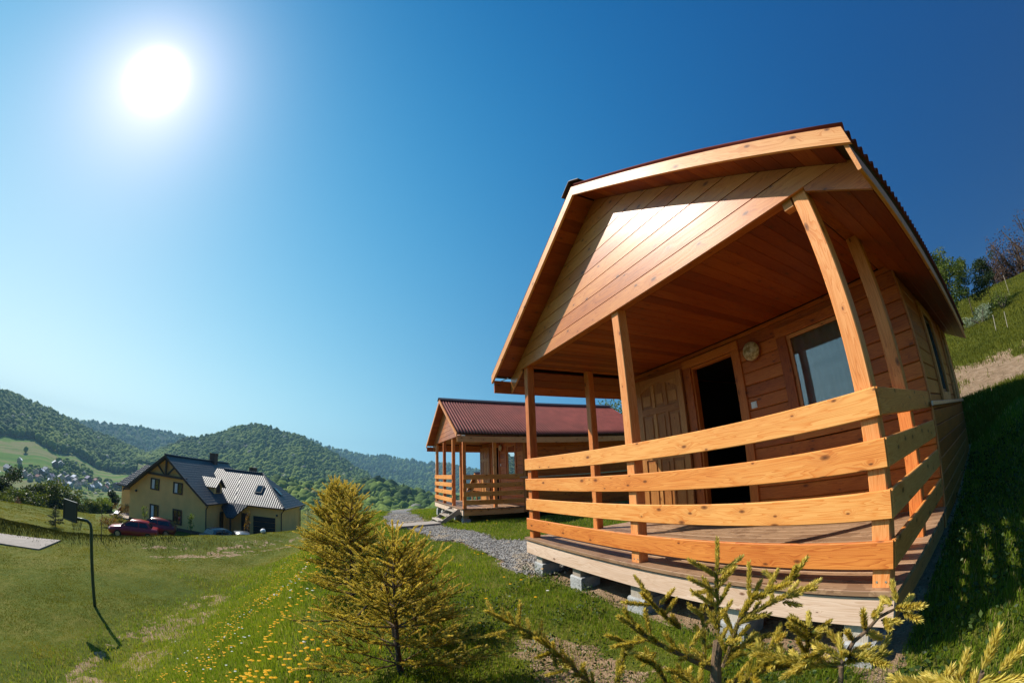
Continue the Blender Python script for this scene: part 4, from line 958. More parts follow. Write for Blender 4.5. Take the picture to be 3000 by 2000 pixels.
for h_, n_ in ((hl1, 'hills'), (hl2, 'hills'), (hlc, 'hills'), (hlf, 'hills'), (hlm, 'hills')):
    h_.mesh(n_, MT['meadow'] if h_ in (hl1, hlc) else MT['forest_floor'])
# -- forests on them: every tree a small rough crown
def icos(sub):
    import bmesh
    bm = bmesh.new(); bmesh.ops.create_icosphere(bm, subdivisions=sub, radius=1.0); V = np.array([v.co[:] for v in bm.verts]); F = np.array([[v.index for v in f.verts] for f in bm.faces]); bm.free(); return V, F
def leafmat_far(name, stops): return leaf(name, stops, .8, .25, .05)
MT['wood_far'] = leafmat_far('spring_forest', [(0, (.034, .062, .022)), (.3, (.09, .145, .032)), (.55, (.18, .25, .045)), (.8, (.22, .27, .055)), (.9, (.27, .24, .10)), (.97, (.26, .25, .20)), (1, (.32, .31, .26))])
def forest(name, hill, t0, t1, n, size, conif, label, sub=1, seed=1, edge=None, az=None, white=.012):
    rng = np.random.default_rng(seed); A = rng.uniform(*(az or (hill.az0, hill.az1)), n); T = rng.uniform(t0, t1, n)
    X, Y, Z = hill.pt(A, T)
    if edge is not None: k = edge(A, T, X, Y); A, T, X, Y, Z = A[k], T[k], X[k], Y[k], Z[k]
    n = len(X); Z = Z - hill.canopy * .9
    V0, F0 = icos(sub); k = rng.random(n) < conif * (.4 + 1.2 * fbm(X, Y, .006, 12)); nv = len(V0)
    P = np.repeat(V0[None], n, 0) * (1 + .33 * (rng.random((n, nv, 1)) - .5)); P[:, :, 2] += .25 * (rng.random((n, nv)) - .5)
    con = P.copy(); hgt = (V0[:, 2] + 1) / 2; con[:, :, 0] *= (1.0 - hgt)[None] ** .8 * 1.1 + .05; con[:, :, 1] *= (1.0 - hgt)[None] ** .8 * 1.1 + .05
    P = np.where(k[:, None, None], con, P)
    s = size * rng.uniform(.5, 1.4, n); wdt = np.where(k, .30, .46) * s; P = P * np.stack([wdt, wdt, s * .52], 1)[:, None, :]
    P += np.stack([X, Y, Z + s * .55], 1)[:, None, :]
    tone = fbm(X, Y, .011, 31) * 1.05 - .24; cv = np.clip(tone + rng.uniform(-.14, .24, n), .0, .86); cv = np.where(k, cv * .32, cv); cv = np.where(rng.random(n) < white, 1.0, cv)
    CV = np.clip(cv[:, None] + .10 * (rng.random((n, nv)) - .5), 0, 1)
    Fi = (F0[None] + (np.arange(n) * nv)[:, None, None]).reshape(-1)
    o = npmesh(name, P.reshape(-1, 3), Fi, np.full(n * len(F0), 3), MT['wood_far'], CV.ravel()); tag(o, label, 'forest', kind='stuff'); return o
def e1(A, T, X, Y):     # ragged lower edge of the left wood, with a few groups straying down the meadow
    return T > 2.0 + (vnoise(A, A * 0, .5, 2) - .5) * .16
forest('forest', hl1, 1.9, 3.15, 10500, 10.5, .42, 'dense mixed wood over the left hillside above the meadows', edge=e1, seed=3)
forest('forest', hlc, 1.0, 3.2, 15000, 10, .12, 'spring green wood covering the rounded hill in the middle', seed=4, white=.008)
forest('forest', hl2, .3, 2.1, 5000, 17, .3, 'hazy wood on the long ridge behind the left hill', sub=1, seed=5, white=0)
forest('forest', hlf, .2, 2.6, 6500, 18, .25, 'bluish distant wood on the ridge sloping down to the right', sub=1, seed=6, white=.003)
forest('forest', hlm, .5, 2.25, 2600, 10.5, .2, 'dark belt of valley trees in front of the rounded hill', sub=2, seed=7, white=.004, edge=lambda A, T, X, Y: (T > 1.0) | (A > -96))

# village houses stand on the left hill's meadow
def onhill(hill, az, el):
    best = None
    for t in np.linspace(.15, 2.0, 120):
        x, y, z = hill.pt(np.array([az]), np.array([t])); d = math.hypot(x[0] - CAM.x, y[0] - CAM.y); e_ = math.degrees(math.atan2(z[0] - CAM.z, d))
        if best is None or abs(e_ - el) < best[0]: best = (abs(e_ - el), x[0], y[0], z[0], d)
    return best[1:]
for i, (az_, el_, wdt, rf, wl, lab) in enumerate(VH):
    x, y, z, d = onhill(hl1, az_, el_ - .25)
    rz = rad(-az_) + random.uniform(-.7, .7); R = empty('village_house', (x, y, z - 1.0), rz); tag(R, lab, 'house', 'village houses in the valley')
    s_ = d / 560; W_, L_, hz = wdt * s_ * .62, wdt * s_ * .8, 3.2 * s_
    mb = MB(); mb.prism([(-W_ / 2, -L_ / 2, 0), (W_ / 2, -L_ / 2, 0), (W_ / 2, -L_ / 2, hz + 1), (0, -L_ / 2, hz + 1 + W_ * .38), (-W_ / 2, -L_ / 2, hz + 1)], (0, L_, 0), (1, 0, 0)); mb.build('wall', wl, R)
    for sg in (-1, 1):
        mb = MB(); a = Vector((sg * (W_ / 2 + .6), -L_ / 2 - .6, hz + .65)); b = Vector((0, -L_ / 2 - .6, hz + 1.15 + W_ * .38)); mb.prism([a, b, b + Vector((0, 0, .3)), a + Vector((0, 0, .3))], (0, L_ + 1.2, 0), (0, 1, 0)); mb.build('roof', rf, R)
    mb = MB(); 
    for wx in (-W_ * .25, W_ * .2):
        mb = MB(); mb.box(wx - .5, wx + .5, -L_ / 2 - .05, -L_ / 2, hz * .5, hz * .5 + 1.4); mb.build('window', 'black', R)
    mb = MB(); mb.box(W_ * .12, W_ * .12 + .8, -.4, .4, hz + W_ * .2, hz + 2.4 + W_ * .38, along='z'); mb.build('chimney', 'brick', R)

# ------------------------------------------------------------------ trees and shrubs as single things
MT['bark'] = plain('bark', (.10, .075, .055), .9, 0, .35, 14, .6)
MT['birch_bark'] = plain('birch_bark', (.52, .50, .46), .8, 0, .3, 9, .3)
LM = {
 'dark': leaf('dark_green_leaves', [(0, (.010, .020, .007)), (.5, (.025, .045, .010)), (1, (.07, .095, .02))]),
 'mid': leaf('mid_green_leaves', [(0, (.035, .06, .008)), (.5, (.09, .13, .014)), (1, (.20, .22, .035))]),
 'fresh': leaf('fresh_green_leaves', [(0, (.06, .10, .012)), (.5, (.12, .18, .02)), (1, (.22, .27, .04))], trans=.5),
 'yellow': leaf('yellow_green_leaves', [(0, (.10, .10, .01)), (.5, (.20, .18, .02)), (1, (.34, .26, .03))], trans=.5),
 'bronze': leaf('bronze_leaves', [(0, (.05, .03, .022)), (.5, (.10, .055, .04)), (1, (.18, .11, .07))]),
 'silver': leaf('silvery_leaves', [(0, (.14, .18, .11)), (.5, (.26, .32, .2)), (1, (.42, .46, .33))]),
 'orange': leaf('orange_shrub_leaves', [(0, (.08, .07, .01)), (.5, (.20, .12, .015)), (1, (.36, .17, .02))], trans=.4),
}
QD = np.array([(-.5, 0, 0), (0, -.28, .06), (.5, 0, 0), (0, .28, .06)]); QF = np.array([(0, 1, 2, 3)])
def leaves(parent, clumps, n, size, mat, rng, name='crown'):
    """leaf quads spread through clumps (x, y, z, rx, rz)"""
    cl = np.array(clumps); wgt = cl[:, 3] ** 2 * cl[:, 4]; wgt /= wgt.sum(); k = rng.choice(len(cl), n, p=wgt)
    d = rng.normal(size=(n, 3)); d /= np.linalg.norm(d, axis=1)[:, None]; r = rng.random(n) ** .45
    P = cl[k, :3] + d * r[:, None] * np.stack([cl[k, 3], cl[k, 3], cl[k, 4]], 1)
    R = rotrand(n, rng); s = size * rng.uniform(.6, 1.3, (n, 1)); Vt = np.einsum('nij,kj->nki', R, QD) * s[:, None] + P[:, None]
    tone = rng.random(len(cl))[k] * .45; cv = np.clip(tone + rng.random(n) * .55, 0, 1)
    return npmesh(name, Vt.reshape(-1, 3), np.arange(n * 4), np.full(n, 4), mat, np.repeat(cv, 4), parent)
def tree(name, label, loc, h, rc, mat, seed, n=2600, ls=.16, trunk=.06, group=None, bark='bark', lean=0.0, base=.25, col=False, cat='tree'):
    rng = np.random.default_rng(seed); R = empty(name, loc); tag(R, label, cat, group)
    mb = MB(); lx = lean * h
    pts = [(0, 0, -.3), (lx * .2, 0, h * .3), (lx * .6, .02 * h, h * .62), (lx, 0, h * .93)]; mb.tube(pts, [trunk * h * .16 + .01, trunk * h * .11, trunk * h * .06, .008 * h * .4], 8, mi=0)
    clumps = []; nb = 9 if not col else 7
    for i in range(nb):
        a = rng.uniform(0, 6.28) + i * 2.4; z0 = h * (base + (.85 - base) * i / nb); rr = rc * (1.0 - .45 * abs(i / nb - .35)) * rng.uniform(.6, 1.0)
        e = Vector((lx * z0 / h + math.cos(a) * rr * .75, math.sin(a) * rr * .75, z0 + h * rng.uniform(.08, .2)))
        mb.tube([(lx * z0 / h, 0, z0), (e.x * .55 + lx * .2, e.y * .55, z0 + h * .07), tuple(e)], [trunk * h * .05, trunk * h * .035, .01], 5)
        for q in range(3):
            f = rng.uniform(.55, 1.1); clumps.append((e.x * f + rng.normal() * rc * .16, e.y * f + rng.normal() * rc * .16, e.z + rng.normal() * h * .05, rc * rng.uniform(.22, .42), h * rng.uniform(.06, .12)))
    clumps.append((lx, 0, h * .92, rc * .3, h * .09)); clumps.append((lx * .7, 0, h * .72, rc * .5, h * .12))
    mb.build('trunk', bark, R, True); leaves(R, clumps, n, ls, LM[mat], rng); return R
def shrub(name, label, loc, h, rc, mat, seed, n=1500, ls=.09, group=None, cat='shrub'):
    rng = np.random.default_rng(seed); R = empty(name, loc); tag(R, label, cat, group); mb = MB(); cl = []
    for i in range(9):
        a = rng.uniform(0, 6.28); rr = rc * rng.random() ** .5; e = (math.cos(a) * rr, math.sin(a) * rr, h * rng.uniform(.45, .9)); mb.tube([(0, 0, -.1), (e[0] * .5, e[1] * .5, e[2] * .5), e], [.03 * h, .02 * h, .006 * h], 5)
        cl.append((e[0], e[1], e[2] * .85, rc * rng.uniform(.28, .5), h * rng.uniform(.14, .26)))
        cl.append((e[0] * .8, e[1] * .8, e[2] * .45, rc * .4, h * .22))
    mb.build('stem', 'bark', R); leaves(R, cl, n, ls, LM[mat], rng); return R
def conifer(name, label, loc, h, rc, mat, seed, tiers=14, group=None, ls=.1, n=2600):
    rng = np.random.default_rng(seed); R = empty(name, loc); tag(R, label, 'tree', group); mb = MB(); mb.tube([(0, 0, -.2), (0, 0, h * .5), (0, 0, h)], [.028 * h, .018 * h, .004 * h], 7); cl = []
    for i in range(tiers):
        z = h * (.12 + .85 * i / tiers); r_ = rc * (1 - i / tiers) ** .85 + .03
        for q in range(6):
            a = rng.uniform(0, 6.28); e = (math.cos(a) * r_, math.sin(a) * r_, z + r_ * .12); mb.tube([(0, 0, z), e], [.006 * h, .002 * h], 4)
            for f in (.45, .75, 1.0): cl.append((e[0] * f, e[1] * f, z + r_ * .1 * f - .02, r_ * .2 + .02, .035 * h))
    mb.build('trunk', 'bark', R); leaves(R, cl, n, ls, LM[mat], rng); return R
forest('village_trees', hl1, .3, 1.7, 2600, 7.0, .10, 'gardens and orchard trees between the village houses', seed=9, az=(-140, -119), white=.06, edge=lambda A, T, X, Y: (fbm(X, Y, .014, 77) > .46) & (T < 1.62 - .25 * (A < -134) - .2 * (A > -125)))
# wall of trees beyond the lower lawn
spec = [(-140.5, 62, 8.5, 3.6, 'dark', 'dark willow at the very left of the tree belt beyond the lawn'), (-137.6, 60, 7.6, 3.2, 'mid', 'olive-green willow, second from the left in the tree belt'), (-135.2, 63, 8.4, 3.6, 'dark', 'tall dark willow in the left half of the tree belt'),
 (-133.0, 60, 7.2, 3.0, 'mid', 'yellowish willow left of the darkest gap of the tree belt'), (-131.4, 64, 7.8, 3.2, 'dark', 'blackish round willow in the middle of the tree belt'), (-129.6, 62, 8.6, 3.2, 'mid', 'feathery upright willow right of the blackish one'),
 (-128.0, 60, 7.8, 2.9, 'dark', 'dark willow at the right end of the dense tree belt'), (-126.4, 68, 7.0, 2.7, 'mid', 'pale green tree just right of the dense tree belt'), (-125.0, 74, 6.0, 2.3, 'mid', 'small green tree above the backboard'),
 (-123.7, 80, 6.2, 2.5, 'fresh', 'fresh green tree over the end of the far lawn'), (-122.2, 84, 6.5, 2.2, 'dark', 'dark bluish tree next to the yellow house eaves')]
for i, (az_, d_, h_, r_, mt, lab) in enumerate(spec): tree('willow_tree', lab, at(az_, d_, -.6), h_ * 1.02, r_ * 1.15, mt, 100 + i, 5200, .34, group='trees beyond the lower lawn', base=.05)
for i, (az_, d_, h_, r_, mt, lab) in enumerate([(-136.3, 48, 1.6, 1.5, 'mid', 'low green bush in front of the left willows'), (-133.9, 50, 2.0, 1.1, 'bronze', 'brownish bush before the dark willow'), (-132.6, 51, 1.5, .8, 'mid', 'small pointed bush at the edge of the far lawn'), (-127.4, 56, 2.6, 1.6, 'yellow', 'yellow-green bush just behind the backboard top')]): shrub('bush', lab, at(az_, d_, -.2), h_, r_, mt, 140 + i, 2200, .16, 'bushes at the edge of the far lawn')
conifer('spruce_sapling', 'small dark spruce alone on the far lawn, left of the backboard', at(-129.3, 36.5), 1.75, .75, 'dark', 31, 9, ls=.09, n=1500)
for i, (az_, d_, h_, mt, lab) in enumerate([(-123.4, 25.6, 1.95, 'fresh', 'thin leafless sapling on the lawn between backboard and red car'), (-117.9, 39.0, 2.3, 'fresh', 'leafy sapling before the lower left window of the house'), (-111.7, 37.5, 2.4, 'fresh', 'leafy sapling before the bare right part of the gable wall'), (-104.0, 38.0, 2.9, 'orange', 'sapling with reddish leaves before the entrance of the house')]):
    tree('sapling', lab, at(az_, d_), h_, .38 if i else .16, mt, 200 + i, 240 if i else 14, .13 if i else .07, .09, 'young trees on the lower lawn', base=.35)
for i, (az_, d_, h_, r_, mt, lab) in enumerate([(-122.3, 40.0, 1.0, .9, 'orange', 'orange-leaved shrub left of the terrace'), (-121.3, 41.5, 1.2, .8, 'yellow', 'yellow-green shrub directly by the terrace'), (-120.9, 49, 1.3, .9, 'orange', 'reddish shrub behind the bench')]): shrub('garden_shrub', lab, at(az_, d_), h_, r_, mt, 220 + i, 900, .11, 'garden shrubs left of the yellow house')
shrub('dark_hedge_bush', 'dark shrub row at the far rim of the lawn above the sapling', at(-124.3, 52), .9, 2.2, 'dark', 230, 1500, .14)
tree('bare_tree', 'thin pale budding tree right of the yellow house', at(-95.8, 49, -.6), 3.4, 1.3, 'silver', 233, 500, .16, base=.3)
# hillside behind the nearest cabin
tree('birch_tree', 'light green birch rising just past the cabin eave', at(-1.3, 21.5), 3.9, 1.2, 'mid', 240, 6500, .11, bark='bark', lean=.08, base=.2)
tree('birch_tree', 'second, thinner birch leaning right of the cabin eave', at(.7, 23.5), 2.9, .8, 'mid', 241, 2600, .10, bark='bark', lean=.12)
tree('pine_tree', 'compact dark pine standing on the slope behind the cabin', at(3.6, 23), 2.5, 1.05, 'dark', 243, 3600, .10, base=.25)
shrub('bush', 'low green bush under the compact pine', at(4.6, 22.0), 1.0, .8, 'mid', 244, 1200, .08)
shrub('bush', 'silvery bush between birch and pine', at(1.6, 21.0), .9, .9, 'silver', 245, 1400, .07)
for i, (az_, d_, h_, r_, lab) in enumerate([(6.2, 33, 3.2, 1.7, 'bronze bush, first of the row on the skyline'), (8.4, 34, 4.0, 2.1, 'bronze bush in the middle of the skyline row'), (10.8, 34, 4.6, 2.4, 'tall bronze bush at the right end of the skyline row')]): shrub('thicket_bush', lab, at(az_, d_, -.3), h_, r_, 'bronze', 250 + i, 3600, .13, 'bronze bushes on the skyline')
tree('green_tree', 'bright green tree showing between the cabin posts above the red roof', at(-51.4, 27, -.3), 5.6, 2.3, 'fresh', 260, 4200, .15)
for i, (az_, d_, h_) in enumerate([(2.9, 18.5, .6), (4.4, 18.0, .65), (6.0, 25, 1.1)]):
    mb = MB(); mb.tube([(0, 0, -.1), (.08, 0, h_)], .012, 6); o = mb.build('wooden_stake', 'grey_wood'); o.location = at(az_, d_); tag(o, ['short pale stake nearest the cabin eave on the slope', 'pale stake below the compact pine', 'tall thin stake leaning on the skyline slope'][i], 'stake', 'stakes on the slope')

# ------------------------------------------------------------------ young spruces in front of the porch
MT['needle'] = leaf('spruce_needles', [(0, (.12, .115, .014)), (.3, (.31, .275, .035)), (.65, (.60, .49, .085)), (1, (.88, .74, .22))], .5, .4, .25)
MT['twig'] = plain('spruce_twig', (.16, .10, .055), .85, 0, .3, 30, .4)
MT['twig_dark'] = plain('spruce_bark', (.06, .04, .028), .9, 0, .4, 30, .6)
def needle_shoots(name, shoots, per_m, nl, nw, parent, rng, fuzz=1.0):
    """shoots: list of (p0, p1, tone); needles stand round each axis, leaning forward"""
    Vs = []; CV = []
    for p0, p1, tone in shoots:
        p0 = np.array(p0); p1 = np.array(p1); ax = p1 - p0; L = np.linalg.norm(ax)
        if L < 1e-4: continue
        ax = ax / L; n = max(14, int(per_m * L)); a = np.cross(ax, [.31, .2, .93]); a /= np.linalg.norm(a); b = np.cross(ax, a)
        t = rng.random(n) ** .9; th = rng.uniform(0, 2 * np.pi, n); u = np.cos(th)[:, None] * a + np.sin(th)[:, None] * b
        s = p0 + ax * (t * L)[:, None] - np.array([0, 0, .12]) * ((t * (1 - t)) * L * .25)[:, None]
        tip = np.where(t > .9, 1.9, .95)[:, None]; d = ax * tip + u * rng.uniform(.55, 1.0, n)[:, None] + np.array([0, 0, .22]); d /= np.linalg.norm(d, axis=1)[:, None]
        l = nl * rng.uniform(.7, 1.15, n)[:, None]; w_ = np.cross(d, u + rng.normal(size=(n, 3)) * .4); w_ /= np.linalg.norm(w_, axis=1)[:, None] + 1e-9
        Vs.append(np.stack([s - w_ * nw * .5, s + w_ * nw * .5, s + d * l * .6 + w_ * nw * .45, s + d * l, s + d * l * .6 - w_ * nw * .45], 1).reshape(-1, 3))
        CV.append(np.repeat(np.clip(tone + rng.uniform(-.3, .3, n) + .15 * t, 0, 1), 5))
    V = np.concatenate(Vs); m = len(V) // 5
    return npmesh(name, V, np.arange(m * 5), np.full(m, 5), MT['needle'], np.concatenate(CV), parent)
def side_shoots(poly, rng, ln, step, out, tone=.5, r0=.0, droop=0.0, up=.25):
    pts = [np.array(q, float) for q in poly]; side = 1
    for i in range(len(pts) - 1):
        a, b = pts[i], pts[i + 1]; L = np.linalg.norm(b - a); ax = (b - a) / L; k = 0.0
        h = np.cross(ax, [0, 0, 1]); h = h / (np.linalg.norm(h) + 1e-6)
        if np.linalg.norm(np.cross(ax, [0, 0, 1])) < .35: h = np.array([math.cos(rng.uniform(0, 6.28)), math.sin(rng.uniform(0, 6.28)), 0])
        while k < L:
            s = a + ax * k; ang = rng.uniform(.6, 1.0); hh = h * side * rng.uniform(.7, 1.1) + np.array([0, 0, up + rng.normal() * .25]); d = ax * math.cos(ang) + hh * math.sin(ang); d /= np.linalg.norm(d)
            out.append((s, s + d * ln * rng.uniform(.6, 1.2), tone + rng.uniform(-.15, .2))); side = -side; k += step * rng.uniform(.7, 1.3)
        out.append((a, b, tone - .25)) if r0 else None
def spruce(loc, h, rc, seed, label, whorls=9, per=6, per_m=900, nl=.014, nw=.0022, ln=.075, step=.045, lean=(0, 0), group='young spruces along the bank top'):
    rng = np.random.default_rng(seed); R = empty('young_spruce', loc); tag(R, label, 'spruce', group); tr = MB(); tw = MB(); S = []
    top = np.array([lean[0] * h, lean[1] * h, h]); tr.tube([(0, 0, -.12), tuple(top * .5 + [rng.normal() * .01, 0, 0]), tuple(top)], [.018 * h + .004, .012 * h, .003], 8)
    S.append((top * .93, top * 1.06, .7))
    for i in range(whorls):
        f = (i + .6) / whorls; z = f * .96; c = top * z; r_ = rc * (1 - f) ** .75 + .06; n = per if i < whorls - 1 else 4
        for q in range(n):
            a = 2 * math.pi * (q + rng.random() * .8) / n + i * .7; el = .15 + .75 * f + rng.normal() * .12; L = r_ * rng.uniform(.7, 1.12)
            d = np.array([math.cos(a) * math.cos(el), math.sin(a) * math.cos(el), math.sin(el)]); m_ = c + d * L * .5 - [0, 0, .03 * L]; e = c + d * L + np.array([0, 0, .06 * L])
            tw.tube([tuple(c), tuple(m_), tuple(e)], [.0055 * h + .0015, .004 * h, .0015], 5); pl = [c + (m_ - c) * .35, m_, e]
            side_shoots(pl, rng, ln * (1.15 - .3 * f), step, S, .42 + .25 * f, 1); S.append((e, e + d * ln, .75))
            if L > .22:                                                # second-order twigs
                for s2 in (.35, .55, .72):
                    o_ = c + (e - c) * s2; sd = np.cross(d, [0, 0, 1]); sd /= np.linalg.norm(sd) + 1e-6
                    for sg in (-1, 1):
                        e2 = o_ + (d * .75 + sd * sg * .8 + [0, 0, .1]) * L * .42 * (1.15 - s2); tw.tube([tuple(o_), tuple(e2)], [.003, .0012], 4); side_shoots([o_, e2], rng, ln * .85, step * 1.05, S, .48, 1)
    tr.build('trunk', 'twig_dark', R); tw.build('branch', 'twig', R); needle_shoots('crown', S, per_m, nl, nw, R, rng); return R
def big_spruce(name, label, polys, extra, seed, per_m=4200, nl=.016, nw=.0026, ln=.062, step=.030, base=None):
    """spruce from measured branch lines (metres)"""
    rng = np.random.default_rng(seed); o0 = np.array(base); R = empty(name, tuple(o0)); tag(R, label, 'spruce', 'young spruces along the bank top'); tr = MB(); tw = MB(); S = []
    for k, (pl, r0, r1, auto) in enumerate(polys):
        P = [np.array(q) - o0 for q in pl]; n = len(P); rr = [r0 + (r1 - r0) * i / (n - 1) for i in range(n)]
        if k == 0: P = [np.array([P[0][0] * .3, P[0][1] * .3, -.1]), *P]; rr = [r0 * 1.15] + rr; tr.tube([tuple(q) for q in P], rr, 10)
        else: tw.tube([tuple(q) for q in P], rr, 7)
        if auto: side_shoots(P, rng, ln, step, S, .5, 1)
    for a, b in extra: S.append((np.array(a) - o0, np.array(b) - o0, .62)); tw.tube([tuple(np.array(a) - o0), tuple(np.array(b) - o0)], [.0022, .0012], 5)
    tr.build('trunk', 'twig', R); tw.build('branch', 'twig_dark' if seed != 2 else 'twig', R); needle_shoots('crown', S, per_m, nl, nw, R, rng); return R
